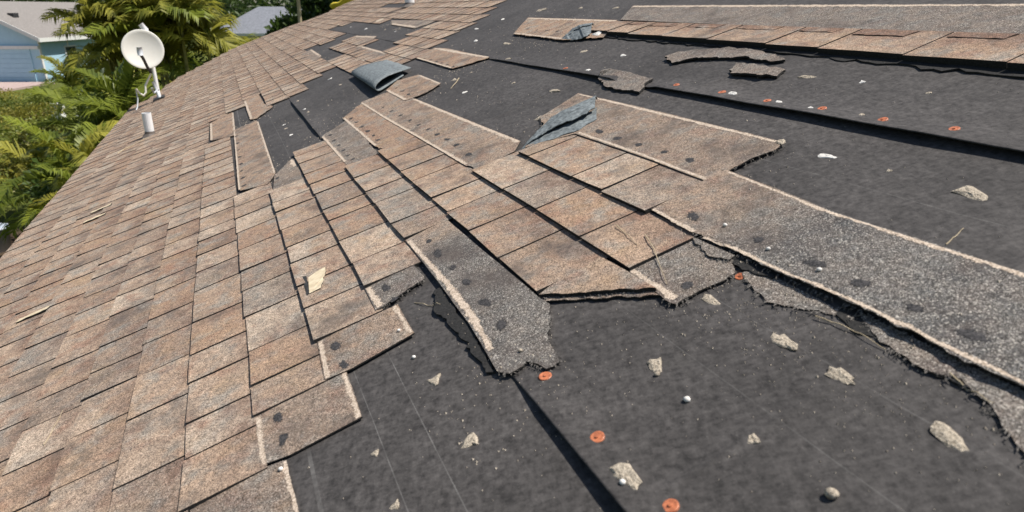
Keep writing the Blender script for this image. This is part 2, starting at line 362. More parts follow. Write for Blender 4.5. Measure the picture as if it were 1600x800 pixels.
def granules():
    t = NT('shingle_granules'); p = t.pos()
    a = t.n('ShaderNodeAttribute', attribute_name='tone'); sep = t.n('ShaderNodeSeparateColor'); t.l(a.outputs['Color'], sep.inputs[0])
    r, g, b = sep.outputs
    vo = t.n('ShaderNodeTexVoronoi'); t.l(p, vo.inputs['Vector']); vo.inputs['Scale'].default_value = 720
    vc = t.n('ShaderNodeSeparateColor'); t.l(vo.outputs['Color'], vc.inputs[0])
    v2 = t.n('ShaderNodeTexVoronoi'); t.l(p, v2.inputs['Vector']); v2.inputs['Scale'].default_value = 480
    v2c = t.n('ShaderNodeSeparateColor'); t.l(v2.outputs['Color'], v2c.inputs[0])
    big = t.noise(p, 7, 3); mid = t.noise(p, 26, 4); fine = t.noise(p, 90, 3)
    # patches of the colour blend pressed into the granules: tan ground with grey, rust and ochre drifts
    n1 = t.noise(p, 13, 3)
    sh = t.n('ShaderNodeVectorMath', operation='ADD'); t.l(p, sh.inputs[0]); sh.inputs[1].default_value = (3.7, 9.1, 5.3); n2 = t.noise(sh.outputs[0], 16, 3)
    s3 = t.n('ShaderNodeVectorMath', operation='ADD'); t.l(p, s3.inputs[0]); s3.inputs[1].default_value = (13.7, 1.1, 7.3); n3 = t.noise(s3.outputs[0], 10, 3)
    k = t.math('ADD', r, t.math('MULTIPLY', t.math('SUBTRACT', big, .5), .5), True)
    hue = t.ramp(k, [(0, (.35, .225, .155)), (.3, (.425, .297, .208)), (.6, (.475, .35, .256)), (.85, (.57, .455, .35)), (1, (.46, .355, .275))])
    hue = t.mix(t.ramp(n1, [(.50, 0.), (.66, .75)]), hue, (.40, .36, .305))
    hue = t.mix(t.ramp(n2, [(.52, 0.), (.68, .7)]), hue, (.34, .20, .14))
    hue = t.mix(t.ramp(n3, [(.54, 0.), (.70, .6)]), hue, (.43, .30, .19))
    grey = t.mix(vc.outputs[1], (.05, .050, .049), (.25, .24, .225)); grey = t.mix(t.ramp(t.noise(p, 11, 3), [(.48, 0.), (.66, .6)]), grey, (.055, .057, .062))
    grey = t.mix(t.math('GREATER_THAN', v2c.outputs[0], .84), grey, (.40, .375, .335))
    gf = t.math('ADD', b, t.math('MULTIPLY', t.math('MULTIPLY', t.math('SUBTRACT', mid, .46), 1.1), t.math('SUBTRACT', 1.25, b)), True)
    c = t.mix(gf, hue, grey)
    # darker blend band
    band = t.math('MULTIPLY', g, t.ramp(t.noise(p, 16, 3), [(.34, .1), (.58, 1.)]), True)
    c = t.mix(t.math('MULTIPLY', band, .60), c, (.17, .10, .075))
    gr = t.ramp(vc.outputs[0], [(0, .22), (.22, .52), (.5, .98), (.85, 1.25), (1, 1.75)])
    c = t.mix(1., c, gr, 'MULTIPLY')
    sp = t.math('GREATER_THAN', v2c.outputs[1], .91); c = t.mix(t.math('MULTIPLY', sp, .55), c, (.06, .05, .045))
    # weather smudges
    st = t.ramp(t.noise(p, 5.5, 6, .65), [(.52, 0.), (.68, .72)]); c = t.mix(st, c, (.11, .092, .082))
    c = t.mix(1., c, t.ramp(fine, [(.25, .72), (.75, 1.28)]), 'MULTIPLY')
    h = t.math('ADD', t.math('MULTIPLY', vo.outputs['Distance'], -1.), t.math('MULTIPLY', fine, .6))
    t.bump(h, .55, .0022)
    return t.done(c, .92, .2)
def felt():
    t = NT('felt_underlay'); p = t.pos(); o = t.objc()
    mp = t.n('ShaderNodeMapping'); t.l(p, mp.inputs[0]); mp.inputs['Scale'].default_value = (1, .5, 1); mp.inputs['Rotation'].default_value = (0, 0, R(35))
    m2 = t.n('ShaderNodeMapping'); t.l(p, m2.inputs[0]); m2.inputs['Scale'].default_value = (.35, 1, 1); m2.inputs['Rotation'].default_value = (0, 0, R(-20))
    a0 = t.noise(mp.outputs[0], 95, 5, .72); a1 = t.noise(m2.outputs[0], 120, 5, .72); b = t.noise(p, 2.6, 5, .6); fi = t.noise(p, 420, 2); mid = t.noise(p, 24, 4, .6)
    a = t.math('ADD', t.math('MULTIPLY', a0, .5), t.math('MULTIPLY', a1, .5))
    c = t.mix(t.ramp(a, [(.38, 0.), (.64, 1.)]), (.029, .0265, .0255), (.098, .090, .086))
    c = t.mix(1., c, t.ramp(b, [(.3, .80), (.7, 1.22)]), 'MULTIPLY'); c = t.mix(1., c, t.ramp(mid, [(.3, .82), (.7, 1.18)]), 'MULTIPLY')
    c = t.mix(t.ramp(t.noise(p, 210, 3, .7), [(.64, 0.), (.8, .6)]), c, (.20, .185, .17))
    dust = t.ramp(t.noise(p, 5, 6, .7), [(.58, 0.), (.8, .3)]); c = t.mix(dust, c, (.13, .12, .11))
    # printed pale guide lines along the sheet and dusty streaks
    s = t.n('ShaderNodeSeparateXYZ'); t.l(o, s.inputs[0]); x = s.outputs[0]
    wob = t.math('MULTIPLY', t.math('SUBTRACT', t.noise(o, 1.5, 2), .5), .006)
    x = t.math('ADD', x, wob)
    tot = None
    for at, wd, st in ((-.078, .0009, .28), (-.005, .0009, .34), (-.195, .0035, .3), (.52, .0009, .16), (.40, .0009, .14), (.93, .001, .18)):
        d = t.math('ABSOLUTE', t.math('SUBTRACT', x, at)); k = t.math('MULTIPLY', t.math('LESS_THAN', d, wd), st)
        tot = k if tot is None else t.math('MAXIMUM', tot, k)
    brk = t.ramp(t.noise(o, 14, 3), [(.38, .25), (.6, 1.)])
    c = t.mix(t.math('MULTIPLY', tot, brk), c, (.30, .29, .275))
    t.bump(t.math('ADD', t.math('MULTIPLY', a, .7), t.math('MULTIPLY', fi, .25)), .5, .0025)
    return t.done(c, t.ramp(a, [(.2, .72), (.8, .9)]), .3)
def speckled(name, c1, c2, scale, soft):
    t = NT(name); p = t.pos(); a = t.noise(p, scale, 3, .6); at = t.n('ShaderNodeAttribute', attribute_name='tone'); sep = t.n('ShaderNodeSeparateColor'); t.l(at.outputs['Color'], sep.inputs[0])
    vo = t.n('ShaderNodeTexVoronoi'); t.l(p, vo.inputs['Vector']); vo.inputs['Scale'].default_value = 420; vc = t.n('ShaderNodeSeparateColor'); t.l(vo.outputs['Color'], vc.inputs[0])
    c = t.mix(vc.outputs[0], c1, c2); t.bump(vo.outputs['Distance'], .35, .001)
    k = t.math('ADD', t.math('MULTIPLY', sep.outputs[0], soft), t.math('MULTIPLY', t.math('SUBTRACT', t.math('ADD', t.math('MULTIPLY', a, .6), t.math('MULTIPLY', vc.outputs[1], .4)), .5), 1.6))
    t.l(t.ramp(k, [(.34, 0.), (.46, 1.)]), t.b.inputs['Alpha']); return t.done(c, .9, .2)
def simple(name, c1, c2, scale=20, rough=.8, spec=.3, bump=0, bd=.002, detail=4, rnd=0.):
    t = NT(name); p = t.pos(); a = t.noise(p, scale, detail, .6)
    c = t.mix(t.ramp(a, [(.3, 0.), (.7, 1.)]), c1, c2)
    if rnd:
        oi = t.n('ShaderNodeObjectInfo'); c = t.mix(1., c, t.ramp(oi.outputs['Random'], [(0, 1 - rnd), (1, 1 + rnd)]), 'MULTIPLY')
    if bump: t.bump(a, bump, bd)
    return t.done(c, rough, spec)
def leafmat(name, c1, c2, trans=.35):
    t = NT(name); oi = t.n('ShaderNodeObjectInfo'); p = t.pos(); a = t.noise(p, 2.3, 3); b = t.n('ShaderNodeNewGeometry').outputs['Random Per Island']
    k = t.math('ADD', t.math('MULTIPLY', a, .55), t.math('MULTIPLY', t.math('ADD', oi.outputs['Random'], b), .25), True)
    c = t.mix(t.ramp(k, [(.25, 0.), (.75, 1.)]), c1, c2)
    m = t.done(c, .45, .4); tr = t.n('ShaderNodeBsdfTranslucent'); t.l(c, tr.inputs[0]); ms = t.n('ShaderNodeMixShader'); ms.inputs[0].default_value = trans
    out = t.t.nodes['Material Output']; t.l(t.b.outputs[0], ms.inputs[1]); t.l(tr.outputs[0], ms.inputs[2]); t.l(ms.outputs[0], out.inputs[0]); return m
M = dict(
    gran=granules(), felt=felt(),
    asphalt=simple('torn_asphalt_edge', (.012, .012, .012), (.04, .038, .036), 220, .85, .25, .6, .002),
    cream=speckled('release_band', (.31, .24, .18), (.68, .565, .455), 90, 1.45),
    dot=speckled('sealant', (.018, .018, .020), (.085, .08, .08), 130, 1.7),
    slot=simple('dark_slot', (.02, .02, .02), (.05, .05, .05), 100),
    fray=simple('frayed_mat', (.02, .02, .02), (.22, .20, .18), 300, .9, .2),
    grit=simple('loose_grit', (.10, .085, .07), (.62, .54, .44), 160, .9, .2),
    chip=simple('shingle_chip', (.20, .165, .125), (.66, .57, .45), 300, .9, .2, .9, .003),
    white=simple('white_pebble', (.62, .59, .54), (.82, .79, .74), 90, .8, .25),
    orange=simple('orange_plastic', (.26, .085, .045), (.66, .22, .10), 150, .45, .4),
    steel=simple('nail_steel', (.25, .22, .2), (.4, .36, .33), 80, .5, .5),
    under=simple('shingle_underside', (.07, .08, .085), (.25, .28, .29), 70, .85, .25, .8, .003, 8),
    chiplite=simple('bare_mat_chip', (.52, .42, .28), (.72, .62, .45), 60, .85, .2, .5, .0015),
    straw=simple('dry_straw', (.34, .27, .17), (.52, .43, .30), 60, .8, .2),
    pvc=simple('white_pvc', (.74, .75, .76), (.83, .83, .82), 12, .4, .4),
    dish=simple('dish_paint', (.80, .77, .69), (.86, .84, .77), 6, .4, .4),
    dark=simple('dark_plastic', (.025, .025, .027), (.06, .06, .06), 30, .5, .4),
    galv=simple('galvanised', (.42, .45, .48), (.62, .65, .68), 25, .45, .5),
    lead=simple('lead_flashing', (.10, .085, .075), (.2, .17, .15), 25, .7, .3),
    wood=simple('deck_wood', (.22, .15, .09), (.34, .24, .15), 14, .85, .2),
    trim=simple('white_trim', (.72, .72, .70), (.80, .80, .78), 6, .6, .3),
    stucco=simple('stucco', (.5, .46, .40), (.6, .56, .5), 60, .9, .2, .3),
    blue=simple('blue_siding', (.40, .60, .74), (.45, .66, .79), 3, .7, .3),
    hroof=simple('grey_house_roof', (.19, .175, .165), (.27, .25, .235), 9, .9, .2),
    hroof2=simple('slate_house_roof', (.16, .17, .19), (.24, .25, .28), 6, .9, .2),
    wall2=simple('pale_wall', (.66, .66, .64), (.74, .74, .72), 3, .8, .2),
    glass=simple('window_glass', (.03, .04, .05), (.06, .08, .09), 2, .08, .6),
    lawn=simple('lawn', (.05, .07, .014), (.14, .15, .03), 2.2, .95, .15, .8, .05, 6),
    soil=simple('bed_soil', (.045, .032, .022), (.09, .065, .045), 5, .95, .1, .6, .03),
    drive=simple('driveway', (.36, .27, .25), (.46, .36, .33), 4, .9, .2),
    yellow=simple('yellow_sheet', (.75, .56, .04), (.84, .70, .12), 8, .5, .35),
    bark=simple('bark', (.11, .085, .06), (.24, .19, .14), 14, .9, .2, .8, .02),
    cane=simple('palm_cane', (.16, .15, .05), (.34, .30, .12), 9, .7, .3),
    tub=simple('pale_blue_plastic', (.42, .47, .55), (.52, .57, .64), 5, .4, .4),
    palm1=leafmat('palm_leaf_green', (.05, .085, .012), (.29, .33, .045), .45),
    palm2=leafmat('palm_leaf_yellow', (.12, .14, .016), (.50, .46, .08), .45),
    bush1=leafmat('shrub_leaf', (.05, .08, .014), (.23, .26, .04)),
    bush2=leafmat('croton_leaf', (.12, .13, .018), (.36, .31, .05)),
    tree1=leafmat('tree_leaf', (.022, .045, .012), (.075, .12, .025)),
)

# ------------------------------------------------------------------ ground and far setting
g = MB(); nn = 60
V, F = [], []
for i in range(nn + 1):
    for j in range(nn + 1):
        x = -220 + 440 * i / nn; y = -120 + 420 * j / nn
        V.append((x, y, .15 * noise.noise(Vector((x, y, 0)) * .05) - .1 if math.hypot(x, y) > 30 else -.1))
for i in range(nn):
    for j in range(nn): F.append((i*(nn+1)+j, (i+1)*(nn+1)+j, (i+1)*(nn+1)+j+1, i*(nn+1)+j+1))
tag(obj('ground', V, F, M['lawn'], smooth=True), kind='structure')
tag(obj('driveway', [(-46, 34, .06), (-30.2, 34, .06), (-30.2, 45.6, .06), (-46, 45.6, .06), (-46, 34, -.2), (-30.2, 34, -.2), (-30.2, 45.6, -.2), (-46, 45.6, -.2)],
        [(0,1,2,3), (0,4,5,1), (1,5,6,2), (2,6,7,3), (3,7,4,0)], M['drive']), kind='structure')
V, F = [], []
for i in range(28):
    a = i / 27; x = -17 + 13 * a; y = 9 + 10.5 * a
    V += [(x - .9 - .5 * noise.noise(Vector((i * .4, 0, 0))), y + 1.1, -.06), (x + 1.0 + .4 * noise.noise(Vector((i * .4, 5, 0))), y - 1.1, -.06)]
    if i: F.append((2*i-2, 2*i-1, 2*i+1, 2*i))
tag(obj('planting_bed', V, F, M['soil']), kind='structure')

# ------------------------------------------------------------------ the damaged house
base = ROOF @ Vector((.6, 5, 0)); house = empty('storm_damaged_house', (base.x, base.y, 0))
tag(house, 'low pitched roof of tan shingles with whole strips torn away to black felt', 'house')
HITV, HITF = [], []          # everything lying on the roof, for setting loose things down on it
def hit_add(V, F):
    b = len(HITV); HITV.extend(Vector(v) for v in V); HITF.extend([i + b for i in f] for f in F)
def rpart(name, V, F, mats, fm=None, smooth=False, tone=None, parent=None, center=True, hit=True):
    """a part of the roof, given in roof coordinates"""
    if hit: hit_add(V, F)
    V = [Vector(v) for v in V]; c = Vector((0, 0, 0))
    if center:
        for v in V: c += v
        c /= len(V); V = [v - c for v in V]
    p = parent or house
    o = bpy.data.objects.new(name, make_mesh(name, V, F, mats if isinstance(mats, (list, tuple)) else [mats], fm, smooth, tone))
    col.objects.link(o); o.parent = p
    o['_c'] = tuple(c)
    if p is house: o.matrix_basis = Matrix.Translation(-house.location) @ ROOF @ Matrix.Translation(c)
    else: o.matrix_basis = Matrix.Translation(c - Vector(p['_c']))
    return o
# deck, outline follows eave, near end, ridge and the far edge
outline = [(EAVE, NEAR_END), (RIDGE, NEAR_END), (RIDGE, FAR_EDGE[0][1])] + [q for q in FAR_EDGE] + [(EAVE, FAR_EDGE[-1][1] - .2)]
def slab(out, z0, z1):
    n = len(out); V = [Vector((x, y, z1)) for x, y in out] + [Vector((x, y, z0)) for x, y in out]
    F = [tuple(t) for t in tessellate_polygon([[Vector((x, y, 0)) for x, y in out]])]
    Ft = []
    for t in F:
        a, b, c = (V[i] for i in t)
        Ft.append(t if (b - a).cross(c - a).z > 0 else (t[0], t[2], t[1]))
    area = sum(out[i][0] * out[(i + 1) % n][1] - out[(i + 1) % n][0] * out[i][1] for i in range(n))
    Fs = [((i, i + n, (i + 1) % n + n, (i + 1) % n) if area > 0 else (i, (i + 1) % n, (i + 1) % n + n, i + n)) for i in range(n)]
    Fb = [(t[0] + n, t[2] + n, t[1] + n) for t in Ft]
    return V, Ft, Fs, Fb
V, a, b, c = slab(outline, -.03, -.004); rpart('roof_deck', V, a + b + c, M['wood'])
# boards under the edges
m = MB(); m.box((EAVE - .02, NEAR_END, -.19), (EAVE + .012, FAR_EDGE[-1][1], -.032)); rpart('fascia', m.V, m.F, M['trim'], hit=False)
m = MB(); m.box((EAVE - .015, NEAR_END, -.030), (EAVE + .05, FAR_EDGE[-1][1] - .1, -.0035)); rpart('drip_edge', m.V, m.F, M['lead'], hit=False)
for p, q in zip(FAR_EDGE[:-1], FAR_EDGE[1:]):
    d = Vector((q[0] - p[0], q[1] - p[1], 0)); n_ = Vector((d.y, -d.x, 0)).normalized() * .02; A = Vector((*p, 0)); B = Vector((*q, 0))
    V = [A + n_, B + n_, B - n_, A - n_]; V = [v + Vector((0, 0, -.033)) for v in V] + [v + Vector((0, 0, -.17)) for v in V]
    rpart('rake_board', V, [(0,1,2,3), (7,6,5,4), (0,4,5,1), (1,5,6,2), (2,6,7,3), (3,7,4,0)], M['trim'], hit=False)
# other slope and walls (not in the picture)
dn = Matrix.Rotation(-2 * ALPHA, 4, YV)
top = ROOF @ Vector((RIDGE, 0, 0)); hx = Vector((XV.x, XV.y, 0)).normalized(); down = (hx * math.cos(ALPHA) - Vector((0, 0, 1)) * math.sin(ALPHA))
def wv(a, y, k, z=0): return top + YV * y + down * a + Vector((0, 0, z)) - house.location
V = [wv(.0, NEAR_END, 0), wv(4.2, NEAR_END, 0), wv(4.2, 13.4, 0), wv(0, 13.4, 0)]; V += [v - Vector((0, 0, .06)) for v in V]
o = obj('back_slope', V, [(0,1,2,3), (7,6,5,4), (0,4,5,1), (1,5,6,2), (2,6,7,3), (3,7,4,0)], [M['gran']], house, tone=[(.4, .2, .1)] * 8); o.matrix_basis = Matrix()
def wallbox(p, q, zt0, zt1, th=.15):
    p, q = Vector((*p, 0)), Vector((*q, 0)); d = (q - p).normalized(); n_ = Vector((d.y, -d.x, 0)) * th
    V = [p, q, q + n_, p + n_, Vector((p.x, p.y, zt0)), Vector((q.x, q.y, zt1)), Vector((q.x, q.y, zt1)) + n_, Vector((p.x, p.y, zt0)) + n_]
    V = [v - house.location for v in V]
    obj('wall', V, [(3,2,1,0), (4,5,6,7), (0,1,5,4), (1,2,6,5), (2,3,7,6), (3,0,4,7)], M['stucco'], house)
def rxy(x, y): q = ROOF @ Vector((x, y, 0)); return (q.x, q.y, q.z)
c1, c2, c3, c4 = rxy(EAVE + .45, NEAR_END + .3), rxy(EAVE + .45, 9.0), rxy(RIDGE - .05, 9.0), rxy(RIDGE - .05, NEAR_END + .3)
wallbox(c1[:2], c2[:2], c1[2] - .08, c2[2] - .08); wallbox(c2[:2], c3[:2], c2[2] - .08, c3[2] - .10); wallbox(c4[:2], c1[:2], c4[2] - .1, c1[2] - .08)
m = MB(); m.box((EAVE + .02, NEAR_END, -.2), (EAVE + .45, 9.2, -.17)); rpart('soffit', m.V, m.F, M['trim'], hit=False)

# felt: three sheets lapped up the slope
def felt_sheet(x0, x1, y0, y1, zb, lift, far=None):
    xs = [0, .004, .012, .025, .045, .07, .10, .15]
    while xs[-1] < x1 - x0 - .07: xs.append(xs[-1] + .062)
    xs[-1] = x1 - x0
    ys = []; y = y0
    while y < y1: ys.append(y); y += .05 if -.2 < y < 5.4 else .14
    ys.append(y1); V, F = [], []; CR = ((.557, .0022, .2, 1.0), (.86, .0016, .3, .56), (.33, .0018, .2, .5), (1.32, .002, .66, 1.1), (2.4, .0025, .7, 1.1), (1.75, .002, 1.16, 1.5), (4.05, .002, -.12, .12))
    for yc, *_ in CR: ys += [yc - .012, yc - .005, yc, yc + .005, yc + .012]
    ys = sorted(ys)
    for y in ys:
        for k, dx in enumerate(xs):
            wx = x0 + dx + (.004 * noise.noise(Vector((y * 1.7, x0, 3))) if k < 6 else 0)
            z = zb + .0016 * noise.noise(Vector((wx * 4, y * 4, x0))) + (.0026 * noise.noise(Vector((wx * 9, y * 1.6, x0 + 4))) if wx > .65 and y < 4 and abs(wx - 1.6) > .3 else 0) + .0010 * noise.noise(Vector((wx * 13, y * 9, x0)))
            if not (wx < -.25 and y > 1): z += max(0, .0035 * noise.noise(Vector((wx * 2.2 + 9, y * 7, 1)))) * (1 if y < 1 and wx > .1 else .2)
            z += lift(y) * (math.exp(-(dx / .055) ** 2)) * (1 + .3 * noise.noise(Vector((y * 3, 2, x0))))
            for yc, hc_, xa, xb in CR:
                if xa < wx < xb: z += hc_ * math.exp(-((y - yc) / .006) ** 2) * sstep(xa, xa + .06, wx) * (1 - sstep(xb - .1, xb, wx))
            V.append(Vector((wx, y, z)))
    n = len(xs)
    for i in range(len(ys) - 1):
        for k in range(n - 1): F.append((i*n+k, i*n+k+1, (i+1)*n+k+1, (i+1)*n+k))
    b = len(V)
    for i in range(len(ys)): V.append(V[i*n] - Vector((-.0005, 0, .0022)))
    for i in range(len(ys) - 1): F.append((b + i, i*n, (i+1)*n, b + i + 1))
    return rpart('felt_sheet', V, F, M['felt'], smooth=True, center=False)
def sstep(a, b, x): t = max(0, min(1, (x - a) / (b - a))); return t * t * (3 - 2 * t)
L1 = .24 * EX - .002; L2 = 1.672 * EX
felt_sheet(EAVE + .01, L1 + .1, NEAR_END, 8.9, .0, lambda y: 0)
felt_sheet(L1, L2 + .1, NEAR_END, 12.5, .0018, lambda y: .0125 * (1 - sstep(.78, .93, y)) + .0125 * sstep(3.25, 3.5, y) * (1 - sstep(4.6, 4.85, y)))
felt_sheet(L2, RIDGE - .01, NEAR_END, 12.5, .0036, lambda y: .0155 * (1 - sstep(2.2, 3.0, y) * .5) * (1 - sstep(3.3, 3.55, y)) * (1 - .75 * (sstep(1.9, 1.97, y) * (1 - sstep(2.12, 2.2, y)))))

# ------------------------------------------------------------------ shingle tabs
FARC = FAR_INTACT + [(-1.5, 5.3), (-1.5, 14.6), (2.7, 14.6), (2.7, FAR_INTACT[0][1])]
EDGEP = [(EAVE - .2, NEAR_END), (RIDGE, NEAR_END), (RIDGE, FAR_EDGE[0][1])] + FAR_EDGE + [(EAVE - .2, FAR_EDGE[-1][1] - .1)]
def edge_y(x):
    pts = FAR_EDGE
    for p, q in zip(pts[:-1], pts[1:]):
        if q[0] <= x <= p[0]: return p[1] + (q[1] - p[1]) * (x - p[0]) / (q[0] - p[0])
    return FAR_EDGE[-1][1] if x < 0 else FAR_EDGE[0][1]
FAR = 99
SPANS = {7: [(1.02, 4.42), (5.33, FAR)], 8: [(1.19, 2.90), (5.42, FAR)], 9: [(1.355, 2.72), (5.75, FAR)], 10: [(1.495, 3.22), (4.95, FAR)],
         11: [(1.66, 2.60), (4.4, FAR)], 12: [(1.104, 2.61), (4.4, FAR)], 13: [(1.02, 1.93), (4.4, FAR)], 14: [(1.19, 1.90), (4.4, FAR)]}
JOINT = {5: [1.29, 1.468, 1.764], 6: [1.186, 1.42, 1.613], 7: [1.165, 1.588, 2.0, 2.77], 8: [1.195, 1.46, 1.655], 9: [1.40, 1.86], 10: [1.66, 1.858, 3.1],
         11: [1.80], 12: [1.104, 1.31, 1.85], 13: [1.224, 1.67], 14: [1.54, 1.82]}
def joints(i, a, b):
    known = [j for j in JOINT.get(i, []) if a + .05 < j < b - .05]; out = [a]; marks = known + [b]
    for mk in marks:
        span = mk - out[-1]; n = max(1, round(span / (.168 if i <= 8 else .19))); s = out[-1]
        for k in range(1, n + 1): out.append(s + span * k / n + (random.uniform(-.035, .035) * min(1, span / n / .2) if k < n else 0))
    return out
def tab_mesh(x0, x1, y0, y1, zb, zh, tone, dark, grey):
    xs = (x0 + random.uniform(-.002, .002), x0 + (x1 - x0) * .35, x0 + (x1 - x0) * .72, x1); gp0 = random.uniform(.0014, .0030); ys = (y0 + gp0, (y0 + y1) / 2, y1 - gp0)
    ry = random.uniform(-.0016, .0016); V, T = [], []
    lip = [random.uniform(-.0006, .0014) for _ in ys]; saw = random.uniform(.0017, .0029) * (.5 + .5 * max(0, min(1, (y0 - 1.4) / 1.6))) if x0 < .9 and y0 < 9 or x0 > 1.4 else .002
    for a, x in enumerate(xs):
        f = (x - x0) / (x1 - x0)
        for k, y in enumerate(ys):
            V.append((x + (ry * (k - 1) if a == 0 else 0), y, zb + (zh - zb) * f + (lip[k] if a == 0 else 0) + saw * (1 - k / 2) * (1 - .35 * f)))
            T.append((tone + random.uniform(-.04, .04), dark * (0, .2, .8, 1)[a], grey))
    F = []; 
    for a in range(3):
        for k in range(2): F.append((a*3+k, (a+1)*3+k, (a+1)*3+k+1, a*3+k+1))
    b = len(V)
    ring = [0, 1, 2, 5, 8, 11, 10, 9, 6, 3]
    for r_ in ring: V.append((V[r_][0] + (.002 if r_ < 3 else 0), V[r_][1], .002)); T.append(T[r_])
    n = len(ring); fm = [0] * 6
    for k in range(n - 0):
        if k in (5, 6): continue
        F.append((ring[k], ring[(k+1) % n], b + (k+1) % n, b + k)); fm.append(1)
    return V, F, fm, T
tabs = []
def lay(i, a, b, zoff=0, farmode=False):
    x0, x1 = COURSE[i], COURSE[i + 1] + .012
    js = joints(i, a, b); last = .5
    for y0, y1 in zip(js[:-1], js[1:]):
        cx, cy = (x0 + x1) / 2 - .006, (y0 + y1) / 2
        if i >= 10 and y0 > 4.3:
            if not inside((cx, cy), FARC) or any(inside((cx, cy), h) for h in HOLES): continue
        t = random.choice((.2, .32, .42, .5, .58, .66, .76)) + random.uniform(-.07, .07)
        if i in (10, 11, 12, 13) and y1 < 3: t = random.choice((.2, .35, .45, .55, .7))
        thick = random.choice((0, 0, .0012)) - (.0028 if y0 > 4.3 else 0); gy = random.choice((0, .05, .12, .22, .4)) * (.6 if y0 > 2.2 else 1)
        tabs.append((x0, x1, y0, y1, .0122 + thick + (.0035 if i >= 9 and y1 < 3.3 else (-.0008 if i <= 6 else 0)) + zoff + random.uniform(-.0008, .0012), .0068 + zoff, t, random.choice((0, .35, .7, 1., 1.2)), gy))
for i in range(len(COURSE) - 2):
    ey = min(edge_y(COURSE[i]), edge_y(COURSE[i + 1])) - .02
    spans = SPANS.get(i, [(NEAR_END, FAR)] if i < 7 else [(4.4, FAR)])
    for a, b in spans:
        if a > ey: continue
        lay(i, a + (random.uniform(0, .15) if a < 0 else 0), min(b, ey))
# the strip of tabs left high on the slope, lifted along its lower edge
for y0, y1 in zip((.55, .79, 1.02, 1.286, 1.578, 1.802, 2.11, 2.40, 2.672, 2.86), (.79, 1.02, 1.286, 1.578, 1.802, 2.11, 2.40, 2.672, 2.86, 3.06)):
    k = (3.06 - y0) / 2.5
    tabs.append((1.535 - .055 * k, 1.678, y0, y1, .024 + random.uniform(-.002, .002), .015, random.choice((.3, .4, .5)), 1., .06))
def screen(x, y):
    p = ROOF @ Vector((x, y, .01)) - CAM; f_ = Vector((0, math.cos(R(20.209)), -math.sin(R(20.209)))); u_ = Vector((0, math.sin(R(20.209)), math.cos(R(20.209))))
    d = p.dot(f_)
    if d < .05: return None
    return 1050 * p.x / d, 1050 * p.dot(u_) / d, d
def size_in_view(t):
    s = screen((t[0] + t[1]) / 2, (t[2] + t[3]) / 2)
    if s is None or abs(s[0]) > 870 or abs(s[1]) > 460: return 0
    cosv = CAM_OVER_ROOF / math.sqrt(((t[0] + t[1]) / 2) ** 2 + ((t[2] + t[3]) / 2) ** 2 + CAM_OVER_ROOF ** 2)
    return (t[3] - t[2]) * (t[1] - t[0]) / s[2] ** 2 * cosv
tabs.sort(key=size_in_view, reverse=True)
rest = ([], [], [], [])
for k, t in enumerate(tabs):
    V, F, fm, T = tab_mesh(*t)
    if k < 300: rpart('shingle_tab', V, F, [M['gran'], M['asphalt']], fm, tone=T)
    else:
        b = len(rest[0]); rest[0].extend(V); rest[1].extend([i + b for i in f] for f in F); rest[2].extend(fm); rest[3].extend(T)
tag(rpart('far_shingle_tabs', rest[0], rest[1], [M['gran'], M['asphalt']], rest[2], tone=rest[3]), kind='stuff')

# ------------------------------------------------------------------ exposed shingle strips with release bands and sealant dots
def ragged(out, torn, lift, jag=.006):
    P = []; n = len(out); cx = sum(p[0] for p in out) / n; cy = sum(p[1] for p in out) / n
    for i in range(n):
        a, b = Vector(out[i]), Vector(out[(i + 1) % n]); d = b - a; L = d.length
        la, lb = lift.get(i, 0), lift.get((i + 1) % n, 0)
        step = .011 if i in torn else .07; k = max(1, min(46, int(L / step))); nr = Vector((-d.y, d.x)).normalized() if L > 0 else Vector((0, 0))
        for s in range(k):
            f = s / k; q = a.lerp(b, f); e = math.sin(math.pi * f) ** .5
            if i in torn:
                off = jag * (1.3 * noise.noise(Vector((q.x * 22, q.y * 22, 1))) + noise.noise(Vector((q.x * 70, q.y * 70, 4)))) * e + random.uniform(-.0026, .0026) * e
                z = .0025 * noise.noise(Vector((q.x * 30, q.y * 30, 7)))
            else: off = random.uniform(-.0012, .0012) * e; z = 0
            q = q + nr * off; P.append((q.x, q.y, la + (lb - la) * f + z))
    return P
def sheet_piece(name, out, ztop, thick, mats, tonefn, torn=(), lift={}, jag=.006, parent=None, hit=True, zfn=None):
    P = ragged(out, torn, lift, jag); V, a, b, c = slab([(p[0], p[1]) for p in P], ztop - thick, ztop); n = len(P)
    for i in range(n):
        dz = P[i][2] + (zfn(P[i][0], P[i][1]) if zfn else 0); V[i].z += dz; V[i + n].z += dz
    fm = [0] * len(a) + [1] * (len(b) + len(c)); tone = [tonefn(v) for v in V]
    o = rpart(name, V, a + b + c, mats, fm, tone=tone, parent=parent, hit=hit)
    return o, BVHTree.FromPolygons([tuple(v) for v in V], a)
def drop(bvh, x, y, d=0.):
    h = bvh.ray_cast(Vector((x, y, .5)), Vector((0, 0, -1)))[0]; return h.z if h else d
